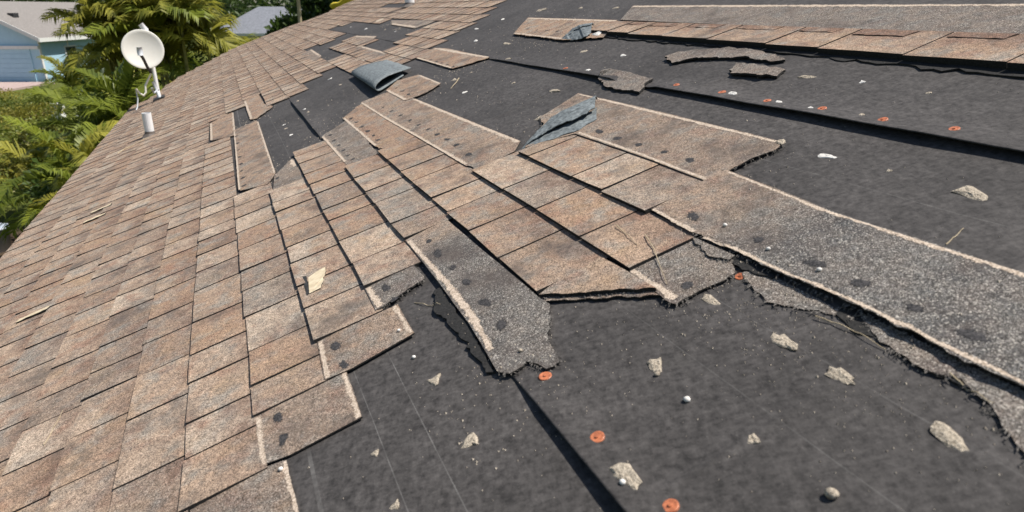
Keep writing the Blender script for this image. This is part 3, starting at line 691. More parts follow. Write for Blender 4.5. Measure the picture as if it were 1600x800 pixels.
def band(parent, bvh, line, width, z0):
    pts = []
    for p, q in zip(line[:-1], line[1:]):
        p, q = Vector(p), Vector(q); k = max(1, int((q - p).length / .012))
        pts += [p.lerp(q, s / k) for s in range(k)]
    pts.append(Vector(line[-1])); V, F = [], []; seed = random.uniform(0, 50)
    for i, p in enumerate(pts):
        d = (pts[min(i + 1, len(pts) - 1)] - pts[max(i - 1, 0)]).normalized(); nr = Vector((-d.y, d.x))
        wl = width / 2 * (.85 + .3 * noise.noise(Vector((i * .25, seed, 0))) + random.uniform(-.14, .14)); wr = width / 2 * (.85 + .5 * noise.noise(Vector((i * .3, seed, 9))) + random.uniform(-.3, .3))
        for s, ww in ((1, wl * 1.25), (0, 0), (-1, wr * 1.25)):
            q = p + nr * s * ww; z = drop(bvh, q.x, q.y, None)
            if z is None: q = p + nr * s * ww * .35; z = drop(bvh, q.x, q.y, None)
            if z is None: z = drop(bvh, p.x, p.y, z0)
            V.append(Vector((q.x, q.y, z + .0004)))
    T = [(1., 0, 0) if i % 3 == 1 else (.05, 0, 0) for i in range(len(V))]
    for i in range(len(pts) - 1): F += [(3*i, 3*i+1, 3*i+4, 3*i+3), (3*i+1, 3*i+2, 3*i+5, 3*i+4)]
    a, b_, c_ = V[0], V[1], V[3]
    if (b_ - a).cross(c_ - a).z < 0: F = [f[::-1] for f in F]
    rpart('edge_band', V, F, M['cream'], tone=T, parent=parent)
def dot(parent, bvh, c, r, z0, ang, asp):
    V, F = [], []; n = 9
    for k, (rr, h) in enumerate(((1.6, .0004), (.75, .0008), (.3, .0011))):
        for j in range(n):
            q = 2 * math.pi * j / n; e = rr * r * (1 + .4 * noise.noise(Vector((c[0] * 50 + math.cos(q), c[1] * 50 + math.sin(q), 0))))
            lx, ly = e * math.cos(q) * asp, e * math.sin(q); x = c[0] + lx * math.cos(ang) - ly * math.sin(ang); y = c[1] + lx * math.sin(ang) + ly * math.cos(ang)
            V.append(Vector((x, y, drop(bvh, x, y, z0) + h)))
    for k in range(2):
        for j in range(n): F.append((k*n+j, k*n+(j+1)%n, (k+1)*n+(j+1)%n, (k+1)*n+j))
    F.append(tuple(range(2*n, 3*n))); rpart('sealant_dot', V, F, M['dot'], smooth=True, parent=parent, hit=False, tone=[(.0, 0, 0)] * n + [(.55, 0, 0)] * n + [(.9, 0, 0)] * n)
for key, s in STRIPS.items():
    r0, b0 = s['tone']; ycs = [p[1] for p in s['p']]; ymid = (min(ycs) + max(ycs)) / 2; yl = max(.2, max(ycs) - min(ycs))
    def tf(v, r0=r0, b0=b0, key=key, ymid=ymid, yl=yl):
        b = b0
        if key == 'P7': b = .32 + .62 * (1 - sstep(.85, 1.12, v.y))
        if key == 'P5': b = .9 - .65 * sstep(1.5, 1.64, v.y)
        return (r0, .12, b)
    o, bv = sheet_piece('shingle_strip', s['p'], s['z'] * .68, min(.0034, s['z'] * .3), [M['gran'], M['asphalt']], tf, s['torn'], s['lift'])
    for line, wd in s['bands']: band(o, bv, line, wd, s['z'] * .68)
    for c in s['dots']:
        d = math.hypot(*c); dot(o, bv, c, random.uniform(.006, .0095), s['z'] * .68, math.pi / 2 + random.uniform(-.3, .3), random.uniform(1.1, 2.4))
# torn end tabs of the middle courses and the chipped tab
sheet_piece('shingle_tab_end', T12, .0165, .008, [M['gran'], M['asphalt']], lambda v: (.42, .1, .1), [3, 4, 5, 6], {}, .004)
sheet_piece('shingle_tab_end', [(q[0] - .004, q[1] - .012) for q in T12], .0080, .004, [M['gran'], M['asphalt']], lambda v: (.5, .3, .6), [3, 4, 5, 6], {}, .006)
sheet_piece('shingle_chip_patch', CHIP, .0168, .0015, [M['chiplite'], M['asphalt']], lambda v: (.5, 0, 0), [1, 3], {}, .002)
sheet_piece('dark_hole_sheet', CHIP_SLOT, .0165, .0012, [M['slot'], M['asphalt']], lambda v: (.5, 0, 0), [], {}, .002)  # thin dark sheet laid on the tab in place of an open hole
# black ragged underlayers beside the long strips
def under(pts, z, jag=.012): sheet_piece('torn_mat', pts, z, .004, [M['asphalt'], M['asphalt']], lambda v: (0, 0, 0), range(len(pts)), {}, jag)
for (x, y) in PATCHES: sheet_piece('pale_shingle_patch', [(x - .05, y - .012), (x + .05, y - .014), (x + .055, y + .012), (x - .045, y + .014)], .0165, .004, [M['chiplite'], M['asphalt']], lambda v: (0, 0, 0), [0, 1, 2, 3], {}, .003)
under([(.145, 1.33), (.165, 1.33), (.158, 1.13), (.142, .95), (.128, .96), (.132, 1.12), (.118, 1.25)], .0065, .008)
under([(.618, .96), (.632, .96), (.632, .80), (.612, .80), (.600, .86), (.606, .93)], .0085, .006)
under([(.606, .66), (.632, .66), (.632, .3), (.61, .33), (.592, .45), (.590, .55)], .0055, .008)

for y0, y1 in zip((.55, .79, 1.02, 1.286, 1.578, 1.802, 2.11, 2.40, 2.672), (.79, 1.02, 1.286, 1.578, 1.802, 2.11, 2.40, 2.672, 2.86)):  # darker brown granule insets on the upper part of the raised tabs
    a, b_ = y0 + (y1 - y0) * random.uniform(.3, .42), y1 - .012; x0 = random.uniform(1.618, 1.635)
    sheet_piece('brown_band', [(x0, a), (1.672, a - .01), (1.672, b_), (x0, b_)], .0158, .0014, [M['gran'], M['asphalt']], lambda v: (.0, 1.4, .12), [0, 3], {}, .003, zfn=lambda x, y: .0092 * (1 - (x - 1.50) / .178) + .0018)
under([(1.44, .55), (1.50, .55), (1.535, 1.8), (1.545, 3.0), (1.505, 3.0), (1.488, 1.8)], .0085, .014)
FV, FF = [], []
def fibre(x, y, z, a, L):
    b = len(FV); n = 4; wd = random.uniform(.0006, .0016)
    for i in range(n + 1):
        f = i / n; aa = a + f * random.uniform(-.7, .7); px, py = x + math.cos(aa) * L * f, y + math.sin(aa) * L * f; pz = z + (random.uniform(-.001, .004)) * f - z * .6 * f * f; ww = wd * (1 - .8 * f)
        FV.extend([Vector((px - math.sin(a) * ww, py + math.cos(a) * ww, max(.006, pz))), Vector((px + math.sin(a) * ww, py - math.cos(a) * ww, max(.006, pz) + .0008))])
        if i: FF.append((b + 2*i - 2, b + 2*i - 1, b + 2*i + 1, b + 2*i))
for key, s in STRIPS.items():
    if max(p[1] for p in s['p']) > 2.3: continue
    n = len(s['p']); ar = sum(s['p'][i][0] * s['p'][(i+1) % n][1] - s['p'][(i+1) % n][0] * s['p'][i][1] for i in range(n)); sg = 1 if ar > 0 else -1
    for i in s['torn']:
        p, q = Vector(s['p'][i]), Vector(s['p'][(i + 1) % n]); d = q - p
        for k in range(int(d.length / .006)):
            c = p.lerp(q, random.random()); fibre(c.x, c.y, s['z'] * .6, math.atan2(d.y, d.x) - sg * math.pi / 2 + random.uniform(-.9, .9), random.uniform(.003, .015))
for (p, q) in zip(T12[3:], T12[4:] + T12[:1]):
    p, q = Vector(p), Vector(q)
    for k in range(int((q - p).length / .006)): c = p.lerp(q, random.random()); fibre(c.x, c.y, .010, math.atan2(-1, -.2) + random.uniform(-.9, .9), random.uniform(.004, .016))
tag(rpart('frayed_fibres', FV, FF, M['fray'], hit=False), kind='stuff')
# orange plastic caps of the felt nails
roof_bvh = BVHTree.FromPolygons([tuple(v) for v in HITV], HITF)
def surf(x, y): return drop(roof_bvh, x, y, .004)
for (x, y) in CAPS:
    m = MB(); mt = Matrix.Translation((x, y, surf(x, y))) @ Matrix.Rotation(random.uniform(-.1, .1), 4, 'X') @ Matrix.Rotation(random.uniform(-.1, .1), 4, 'Y')
    r = random.uniform(.0098, .0118); m.lathe([(r, -.001), (r, .0016), (r * .93, .0022), (r * .72, .0023), (r * .62, .0020), (r * .36, .0020), (r * .3, .0022)], 18, 0, mt)
    m.F.append(list(range(len(m.V) - 18, len(m.V)))); m.M.append(0)
    o = rpart('cap_nail', m.V, m.F, M['orange'], hit=False)
    m2 = MB(); m2.lathe([(.0028, .0026), (.0028, .0036), (.0001, .0040)], 10, 0, mt); rpart('nail_head', m2.V, m2.F, M['orange'], parent=o, hit=False)

# ------------------------------------------------------------------ loose scraps
def roofthing(name, V, F, mats, label, cat, group=None, fm=None, smooth=False, tone=None):
    V = [Vector(v) for v in V]; x = sum(v.x for v in V) / len(V); y = sum(v.y for v in V) / len(V); z = min(v.z for v in V); c = Vector((x, y, z))
    o = obj(name, [v - c for v in V], F, mats, None, ROOF @ Matrix.Translation(c), fm, smooth, tone); return tag(o, label, cat, group)
def lump(seed, nx=7, ny=5):
    b = bmesh.new(); bmesh.ops.create_icosphere(b, subdivisions=2, radius=1); V = [v.co.copy() for v in b.verts]; F = [[v.index for v in f.verts] for f in b.faces]; b.free(); return V, F
for k, (kind, x, y, size, asp, yaw, lab) in enumerate(FRAGMENTS):
    V, F = lump(k); z = surf(x, y); L = size * .43; W = L / max(1., asp); out = []
    if kind == 'peb':
        for v in V:
            q = v * (1 + .12 * noise.noise(v * 1.3 + Vector((k, 0, 0)))); out.append(Vector((q.x * L, q.y * L * .85, q.z * L * .75 + L * .62)))
        lbl = lab or 'tiny white pebble resting on a torn shingle strip'
        roofthing('pebble', [Matrix.Rotation(yaw, 3, 'Z') @ v + Vector((x, y, z)) for v in out], F, M['white'] if 'grey' not in lbl else M['chip'], lbl, 'pebble', None if lab else 'tiny pebbles on the torn strips', smooth=True); continue
    rnd = random.Random(k * 7 + 3); n = 13; tri = asp < 1.35 and size > .012; H = min(.0055, max(.0020, W * .36)); out = []; F = []
    tx, ty = rnd.uniform(-.10, .10), rnd.uniform(.05, .22)
    rad = [1 + rnd.uniform(-.26, .2) for _ in range(n)]
    rings = ((1., 0.), (1.06, .55), (.80, .95), (.35, 1.08))
    for sc, hz in rings:
        for q in range(n):
            a = 2 * math.pi * q / n; cx_, sy_ = math.cos(a), math.sin(a); cx_ = math.copysign(abs(cx_) ** .7, cx_); sy_ = math.copysign(abs(sy_) ** .7, sy_)
            px_ = cx_ * L * rad[q] * sc * (1 + rnd.uniform(-.05, .05)); wy = W * ((.35 + .75 * (1 - px_ / L) / 2 * 1.5) if tri else (1 - .3 * px_ / L)); py_ = sy_ * wy * rad[q] * sc * (1 + rnd.uniform(-.08, .08))
            out.append(Vector((px_, py_, max(0., hz * H * (1 + rnd.uniform(-.22, .22)) + (py_ * ty + px_ * tx if hz > .3 else 0)))))
    for r_ in range(3):
        for q in range(n): F.append((r_*n+q, r_*n+(q+1)%n, (r_+1)*n+(q+1)%n, (r_+1)*n+q))
    F.append(tuple(range(3*n, 4*n)))
    where = ('felt strip under the raised brown tabs' if x > 1.13 and y < 3.4 else 'high felt left of the raised brown tabs' if x > 1.2 and y < 6 else 'far felt patch below the top vent pipe' if y > 5.9 and x > .8 else 'felt patch beside the rolled flap' if x < .6 and y > 3 else 'middle felt sheet')
    lbl = lab or 'tiny pale shingle crumb scattered on the ' + where
    mt = 'cream' if ('cream' in lbl or 'white' in lbl) else 'chip'
    if lab is None or 'white' in lbl: mt = 'white' if k % 2 else 'chip'
    roofthing('shingle_chip', [Matrix.Rotation(yaw, 3, 'Z') @ v + Vector((x, y, z - .0005)) for v in out], F, M[mt], lbl, 'shingle chip', 'loose shingle chips lying on the roof')
for k, (line, lab) in enumerate(STRAWS):
    pts = []
    for p, q in zip(line[:-1], line[1:]):
        for s in range(4):
            f = s / 4; x, y = p[0] + (q[0] - p[0]) * f, p[1] + (q[1] - p[1]) * f; pts.append(Vector((x, y, surf(x, y) + .003 + .002 * math.sin(f * 3 + k))))
    x, y = line[-1]; pts.append(Vector((x, y, surf(x, y) + .002))); m = MB(); n = len(pts); d = math.hypot(*line[0])
    m.tube(pts, [.0011 * max(1, d * .6) * (1 - .55 * i / n) for i in range(n)], 5); roofthing('straw', m.V, m.F, M['straw'], lab, 'straw')
# loose granules shed on to the felt, thickest below the torn edges
GV, GF = [], []; rnd = random.Random(11); spots = [((s['p'][i][0] + s['p'][(i+1) % len(s['p'])][0]) / 2, (s['p'][i][1] + s['p'][(i+1) % len(s['p'])][1]) / 2) for s in STRIPS.values() for i in s['torn']]
for k in range(3600):
    if k % 3: x, y = rnd.choice(spots); x += rnd.gauss(-.05, .07); y += rnd.gauss(0, .09)
    else: x, y = rnd.uniform(-.25, 1.9), .2 + 4.2 * rnd.random() ** 1.6
    r = rnd.uniform(.0005, .0013) * (1.7 if rnd.random() < .06 else 1) * (1 + .35 * y); z = surf(x, y) + r * .3; b = len(GV)
    for q in ((1, 0, -.3), (-.5, .87, -.3), (-.5, -.87, -.3), (rnd.uniform(-.3, .3), rnd.uniform(-.3, .3), 1)): GV.append(Vector((x + q[0] * r, y + q[1] * r, z + q[2] * r)))
    GF += [(b, b+1, b+3), (b+1, b+2, b+3), (b+2, b, b+3)]
o = roofthing('loose_granules', GV, GF, M['grit'], 'fine pale grit and granules shed over the bare felt', 'grit'); o['kind'] = 'stuff'
# grey tatters of shingle
def tatter(pts, lab, zoff=.006, curl=.012):
    pts = [Vector(p) for p in pts]; cx = sum((p.x for p in pts), 0) / len(pts); cy = sum((p.y for p in pts), 0) / len(pts)
    P = ragged([tuple(p) for p in pts], range(len(pts)), {}, .008); V, a, b, c = slab([(p[0], p[1]) for p in P], 0, .004); n = len(P)
    for i in range(n):
        z = surf(P[i][0], P[i][1]) + zoff + curl * max(0, noise.noise(Vector((P[i][0] * 9, P[i][1] * 9, 2)))); V[i].z += z; V[i + n].z += z - .003
    roofthing('shingle_tatter', V, a + b + c, [M['gran'], M['asphalt']], lab, 'shingle scrap', fm=[0] * len(a) + [1] * (len(b) + len(c)), tone=[(.6, .2, .75)] * len(V))
tatter(SHRED_A, 'long grey shingle tatter lying below the raised brown strip'); tatter(SHRED_B, 'short grey shingle tatter just right of the longer tatter'); tatter(SHRED_C, 'grey torn shingle end lying across the upper felt lap')
# rolled back flap: a U fold, open toward the camera
def fold(near, far, lab, h, name='rolled_shingle_flap', steps=14, lip=.5):
    (ax, ay), (bx, by) = near; (cx, cy), (dx, dy) = far; V, F = [], []; NY = 8
    z0 = .014
    for j in range(NY + 1):
        f = j / NY; x0, y0 = ax + (cx - ax) * f, ay + (cy - ay) * f; x1, y1 = bx + (dx - bx) * f, by + (dy - by) * f
        hh = h * (1 - .35 * f) * (1 + .08 * noise.noise(Vector((f * 4, 1, 1))))
        prof = []
        for s in range(steps + 1):
            t = s / steps
            if t < .25: q = t / .25; px, pz = .75 - .62 * q, 0.                     # lies on the roof, towards the fold
            elif t < .6: q = (t - .25) / .35 * math.pi; px, pz = .13 - .16 * math.sin(q), (1 - math.cos(q)) / 2 * hh     # round the fold
            else: q = (t - .6) / .4; px, pz = .13 + .87 * q, hh * (1 - .55 * q ** 1.3) + .006 * math.sin(q * 5)              # back over the top
            prof.append((px + (.035 * noise.noise(Vector((f * 7, 3, 2))) if s == steps else 0), max(0, pz + (.003 * noise.noise(Vector((px * 4, f * 3, pz * 20))) if t > .3 else 0) - (.004 * math.exp(-((px - .55) / .03) ** 2) if t > .6 else 0))))
        for (px, pz) in prof: V.append(Vector((x0 + (x1 - x0) * px, y0 + (y1 - y0) * px, z0 + pz)))
    n = steps + 1; k = len(V)
    F = [(j*n+s, j*n+s+1, (j+1)*n+s+1, (j+1)*n+s) for j in range(NY) for s in range(steps)]
    me = make_mesh(name, V, F, []); b = bmesh.new(); b.from_mesh(me); bmesh.ops.solidify(b, geom=b.faces[:], thickness=.004); bmesh.ops.recalc_face_normals(b, faces=b.faces[:])
    V = [v.co.copy() for v in b.verts]; b.verts.index_update(); F = [[v.index for v in f.verts] for f in b.faces]; b.free()
    roofthing(name, V, F, M['under'], lab, 'shingle flap', smooth=True)
fold(ROLL_NEAR, ROLL_FAR, 'dark blue grey shingle rolled back over itself at the felt patch', .05)
# torn flaps: two thin sheets, the upper one overhanging the lower
def twisted(pts, lab, sheets):
    tip, up1, up2, end, lo1, lo2 = [Vector(p) for p in pts]; m = MB(); NX, NY = 18, 5
    for g0, g1, z0, z1, bow in sheets:
        V, F = [], []
        for i in range(NX + 1):
            f = i / NX
            A = (tip.lerp(lo2, f / .4) if f < .4 else lo2.lerp(lo1, (f - .4) / .35) if f < .75 else lo1.lerp(end, (f - .75) / .25 * .75))
            B = (tip.lerp(up1, f / .5) if f < .5 else up1.lerp(up2, (f - .5) / .5)); zb = surf(A.x, A.y) * .5 + .004; k = min(1, f * 1.5 + .05)
            for j in range(NY + 1):
                g = j / NY; gg = g0 + (g1 - g0) * g
                if j in (0, NY): gg += .05 * noise.noise(Vector((f * 14, g0 * 9 + j, 1))) + .03 * random.uniform(-1, 1)
                q = A.lerp(B, gg); z = (z0 + (z1 - z0) * g + bow * math.sin(g * math.pi)) * k + .0022 * noise.noise(Vector((f * 9, g * 5, g0 * 10)))
                V.append(Vector((q.x, q.y, zb + z)))
        for i in range(NX):
            for j in range(NY): F.append((i*(NY+1)+j, (i+1)*(NY+1)+j, (i+1)*(NY+1)+j+1, i*(NY+1)+j+1))
        b = bmesh.new(); b.from_mesh(make_mesh('t', V, F, [])); bmesh.ops.solidify(b, geom=b.faces[:], thickness=.0028); bmesh.ops.recalc_face_normals(b, faces=b.faces[:]); b.verts.index_update()
        m.add([v.co.copy() for v in b.verts], [[v.index for v in f.verts] for f in b.faces]); b.free()
    roofthing('torn_shingle_flap', m.V, m.F, M['under'], lab, 'shingle flap')
twisted(FLAP_TIP, 'pale blue grey torn flap standing at the end of the tan strip', ((-.05, .42, .004, .012, .002), (.22, .66, .026, .030, .006), (.5, 1.02, .034, .012, .012)))
twisted(FLAP_TOP, 'dark blue grey flap folded over the high strip', ((0., .6, .012, .03, .004), (.5, 1., .034, .012, .01)))

# ------------------------------------------------------------------ fittings on the roof
def up_at(x, y): return ROOF @ Vector((x, y, .012))
def pipe(x, y, r, h, lab):
    p = up_at(x, y); e = empty('vent_pipe', p); tag(e, lab, 'vent pipe')
    m = MB(); m.lathe([(r * .86, h - .05), (r * .86, h), (r, h), (r, -.08)], 20); o = m.build('pipe', M['pvc'], e, smooth=False)
    m = MB(); m.lathe([(r * 1.02, .03), (r * 1.12, .012), (r * 1.9, -.02 )], 20); m.build('collar', M['lead'], e)
    m = MB(); m.lathe([(r * .84, h - .03), (r * .01, h - .031)], 20); m.build('bore', M['dark'], e)
pipe(POSTS[1][0], POSTS[1][1], .034, .17, 'short white plastic vent pipe on the intact shingles below the dish')
pipe(POSTS[2][0], POSTS[2][1], .055, .42, 'white vent pipe high on the roof at the top frame edge')
# satellite dish
p0 = up_at(POSTS[0][0], POSTS[0][1]); e = empty('satellite_dish', p0); tag(e, 'round cream satellite dish on a bent white mast at the roof edge', 'satellite dish')
def lp(right, up, near=0): return Vector((right, -near, up))
fx = Vector((0.43, -.9, 0)).normalized(); rx = Vector((.9, .43, 0)).normalized()
DS = .74
def dp(r, u, n): return (rx * r + Vector((0, 0, u)) + fx * n) * DS
m = MB(); m.box((-.06, -.10, -.02), (.06, .10, .02)); m.build('foot', M['dark'], e, (ROOF.to_3x3().to_4x4()) if False else Matrix.Translation(p0) @ ROOF.to_3x3().to_4x4())
m = MB(); m.tube([dp(.0, 0, 0), dp(-.004, .16, 0), dp(-.01, .45, -.02), dp(-.02, .80, -.06), dp(-.03, 1.02, -.08), dp(-.08, 1.10, -.08)], [.021, .021, .021, .024, .034, .030], 14); m.build('mast', M['pvc'], e, Matrix.Translation(p0), True)
m = MB(); m.tube([dp(.01, .14, .01), dp(-.06, .10, .09), dp(-.075, .18, .10)], .012, 8); m.tube([dp(-.05, .26, 0), dp(.01, .03, .06)], .014, 8); m.build('strut', M['galv'], e, Matrix.Translation(p0), True)
N = (fx + Vector((0, 0, .16))).normalized(); C0 = dp(-.10, .74, .09); q = N.to_track_quat('Z', 'Y').to_matrix().to_4x4()
m = MB(); prof = [(.0005, .0)] + [(.205 * k / 8, .034 * (k / 8) ** 2) for k in range(1, 9)] + [(.211, .032), (.210, .022), (.14, .004), (.07, -.006), (.0005, -.012)]
m.lathe(prof, 40, 0, Matrix.Translation(C0 + p0) @ q); o = m.build('reflector', M['dish'], e, None, True); o.matrix_basis = Matrix.Translation(-p0)
m = MB(); m.box((-.05, -.06, -.09), (.05, .06, -.01), 0, q); m.tube([Vector((0, 0, 0)) - N * .05, dp(-.02, .74, -.05) - C0], .02, 8); m.build('bracket', M['galv'], e, Matrix.Translation(p0 + C0))
m = MB(); A = C0 + dp(.05, -.33, .0); B = C0 + dp(-.01, -.12, .20); Cc = C0 + dp(-.035, .0, .27)
m.tube([A, A.lerp(B, .5) + dp(0, -.02, .03), B, Cc - Vector((0, 0, .04))], .017, 8); m.build('feed_arm', M['dark'], e, Matrix.Translation(p0), True)
m = MB(); m.tube([Cc + Vector((0, 0, -.05)), Cc + Vector((0, 0, .0)), Cc + Vector((0, 0, .035))], [.026, .03, .026], 12); m.build('receiver', M['galv'], e, Matrix.Translation(p0), True)
m = MB(); pts = [A + dp(0, -.02, 0), dp(-.155, .22, .10), dp(-.165, .12, .12), dp(-.20, .07, .12), dp(-.25, .11, .12), dp(-.29, .18, .12)]
m.tube(pts, .011, 7); m.build('cable_loop', M['dish'], e, Matrix.Translation(p0), True)
m = MB(); m.tube([dp(-.29, .18, .12), dp(-.29, .02, .14), dp(-.31, -.08, .2), dp(-.35, -.16, .3), dp(-.36, -.20, .36)], .007, 6); m.build('cable', M['galv'], e, Matrix.Translation(p0), True)

# ------------------------------------------------------------------ neighbouring houses
def quad(V): return [(0,1,2,3)]
hb = empty('blue_house', (-34.5, 48.6, 0)); tag(hb, 'light blue house with grey gable roof and garage beyond the palms', 'house')
hl = hb.location
def hbox(name, lo, hi, mat, par=hb):
    m = MB(); m.box(lo, hi); c = Vector(((lo[0]+hi[0])/2, (lo[1]+hi[1])/2, (lo[2]+hi[2])/2)); 
    o = obj(name, [v - c for v in m.V], m.F, mat); o.parent = par
    pc = Vector(par.get('_c', (0, 0, 0))) if par is not hb and par.parent else par.location
    o.matrix_basis = Matrix.Translation(c - pc); o['_c'] = tuple(c); return o
X0, X1, Y0, Y1, XR, ZE, SL = -39.2, -31.0, 46.0, 58., -35.1, 2.95, .5
ZR = ZE + (X1 - XR) * SL
V = [(X0,Y0,-.2),(X1,Y0,-.2),(X1,Y0,ZE),(XR,Y0,ZR),(X0,Y0,ZE),(X0,Y1,-.2),(X1,Y1,-.2),(X1,Y1,ZE),(XR,Y1,ZR),(X0,Y1,ZE)]
o = obj('wall', [Vector(v) - hl for v in V], [(0,1,2,3,4),(9,8,7,6,5),(1,6,7,2),(5,0,4,9)], M['blue'], hb)
for s in (1, -1):
    xe = XR + s * (X1 - XR + .45); ze = ZR - (X1 - XR + .45) * SL; V = [Vector((XR, Y0 - .45, ZR + .08)), Vector((xe, Y0 - .45, ze + .08)), Vector((xe, Y1 + .4, ze + .08)), Vector((XR, Y1 + .4, ZR + .08))]
    V = V + [v - Vector((0, 0, .14)) for v in V]; obj('roof_slope', [v - hl for v in V], [(0,1,2,3), (7,6,5,4), (0,4,5,1), (1,5,6,2), (2,6,7,3), (3,7,4,0)], M['hroof'], hb)
    V = [Vector((XR, Y0 - .48, ZR + .10)), Vector((xe, Y0 - .48, ze + .10)), Vector((xe, Y0 - .44, ze + .10)), Vector((XR, Y0 - .44, ZR + .10))]; V = V + [v - Vector((0, 0, .26)) for v in V]
    obj('rake_trim', [v - hl for v in V], [(0,1,2,3), (7,6,5,4), (0,4,5,1), (1,5,6,2), (2,6,7,3), (3,7,4,0)], M['trim'], hb)
    hbox('eave_trim', (min(xe, xe + s * .04), Y0 - .45, ze - .16), (max(xe, xe + s * .04), Y1 + .4, ze + .09), M['trim'])
hbox('beam_trim', (X0, Y0 - .16, 2.12), (X1 + .05, Y0 - .003, 2.32), M['trim'])
for k in range(7): hbox('garage_panel', (-38.9, Y0 - .06, .02 + k * .3), (-31.6, Y0 - .004, .31 + k * .3), M['blue'])
for k in range(4): hbox('corner_board' if k == 0 else 'siding_board', (X1 + .003, Y0 + (0 if k == 0 else 3.) * k, -.1), (X1 + .04, Y0 + (.18 if k == 0 else .12) + 3. * k, ZE - .2), M['trim'])
for k in range(2):
    wo = hbox('window', (X1 + .004, 48.6 + 4 * k, .9), (X1 + .05, 49.9 + 4 * k, 2.2), M['trim']); hbox('pane', (X1 + .03, 48.7 + 4 * k, 1.0), (X1 + .06, 49.8 + 4 * k, 2.1), M['glass'], wo)
for (vx, vy) in ((-33.2, 47.5), (-32.2, 52.)): z = ZR - (vx - XR) * SL; hbox('roof_vent', (vx - .2, vy - .25, z), (vx + .2, vy + .25, z + .28), M['dark'])
# grey-roofed house
hc = empty('grey_house', (-16.5, 56, 0)); tag(hc, 'distant white house with slate grey roof behind the tall thin trunk', 'house')
def gp(name, V, F, mat): return obj(name, [Vector(v) - hc.location for v in V], F, mat, hc)
gp('wall', [(-22,53,0),(-14,53,0),(-14,60,0),(-22,60,0),(-22,53,2.9),(-14,53,2.9),(-14,60,2.9),(-22,60,2.9)], [(0,1,5,4),(1,2,6,5),(2,3,7,6),(3,0,4,7)], M['wall2'])
gp('roof', [(-22.5,52.5,2.85),(-13.5,52.5,2.85),(-13.5,60.5,2.85),(-22.5,60.5,2.85),(-20,56.5,4.75),(-16,56.5,4.75)], [(0,1,5,4),(1,2,5),(2,3,4,5),(3,0,4),(3,2,1,0)], M['hroof2'])
gp('gutter', [(-22.5,52.42,2.70),(-13.5,52.42,2.70),(-13.5,52.49,2.70),(-22.5,52.49,2.70),(-22.5,52.42,2.88),(-13.5,52.42,2.88),(-13.5,52.49,2.88),(-22.5,52.49,2.88)], [(0,3,2,1),(4,5,6,7),(0,1,5,4),(1,2,6,5),(2,3,7,6),(3,0,4,7)], M['trim'])
gp('porch_gable', [(-17.6,50.6,2.75),(-13.9,50.6,2.75),(-15.75,50.6,3.75),(-17.6,53.4,2.75),(-13.9,53.4,2.75),(-15.75,54.4,3.75)], [(0,1,2),(0,2,5,3),(1,4,5,2)], M['hroof2'])
gp('porch_trim', [(-17.7,50.5,2.66),(-13.8,50.5,2.66),(-15.75,50.5,3.74),(-15.75,50.5,3.92),(-17.7,50.5,2.86),(-13.8,50.5,2.86)], [(0,2,3,4),(2,1,5,3),(0,1,5,4)], M['trim'])
for x in (-17.3, -14.2): gp('porch_post', [(x-.08,50.62,0),(x+.08,50.62,0),(x+.08,50.78,0),(x-.08,50.78,0),(x-.08,50.62,2.7),(x+.08,50.62,2.7),(x+.08,50.78,2.7),(x-.08,50.78,2.7)], [(4,5,6,7),(0,1,5,4),(1,2,6,5),(2,3,7,6),(3,0,4,7)], M['trim'])

# ------------------------------------------------------------------ planting
def frond_mesh(name, L, mat, seed, n=30, arch=1.15, lw=.030):
    rnd = random.Random(seed); V, F = [], []; pts = []
    for i in range(17):
        t = i / 16; a = R(66) - arch * t ** 1.25
        pts.append((pts[-1] + Vector((math.cos(a), 0, math.sin(a))) * L / 16) if pts else Vector((0, 0, 0)))
    def at(t): k = min(15, int(t * 16)); return pts[k].lerp(pts[k + 1], t * 16 - k), (pts[k + 1] - pts[k]).normalized()
    for i in range(16):
        p, q = pts[i], pts[i + 1]; r = .012 * (1 - .8 * i / 16); b = len(V)
        V += [p + Vector((0, r, 0)), p + Vector((0, -r, 0)), p + Vector((0, 0, -r)), q + Vector((0, r, 0)), q + Vector((0, -r, 0)), q + Vector((0, 0, -r))]
        F += [(b, b+1, b+4, b+3), (b+1, b+2, b+5, b+4), (b+2, b, b+3, b+5)]
    for i in range(n):
        t = .14 + .85 * i / (n - 1); p, d = at(min(.999, t)); ll = L * .46 * (math.sin(math.pi * (.12 + .80 * t)) ** .7) * rnd.uniform(.85, 1.1); side0 = Vector((0, 1, 0)); upv = side0.cross(d) * -1
        if upv.z < 0: upv = -upv
        for s in (-1, 1):
            dirn = (side0 * s * .66 + d * .78 + upv * rnd.uniform(.15, .42)).normalized(); wv_ = d.cross(dirn).cross(dirn).normalized(); b = len(V); wd = lw * rnd.uniform(.8, 1.2)
            m1 = p + dirn * ll * .5; tp = p + dirn * ll + Vector((0, 0, -ll * rnd.uniform(.22, .55)))
            V += [p + wv_ * wd * .35, p - wv_ * wd * .35, m1 + wv_ * wd * .6, m1 - wv_ * wd * .6, tp]
            F += [(b, b+1, b+3, b+2), (b+2, b+3, b+4)]
    return make_mesh(name, V, F, [mat])
FR = {k: [frond_mesh('frond', 1.0, M[k], 10 * i + j, 30, (1.0, 1.35, 1.7)[j], .026) for j in range(3)] for i, k in enumerate(('palm1', 'palm2'))}
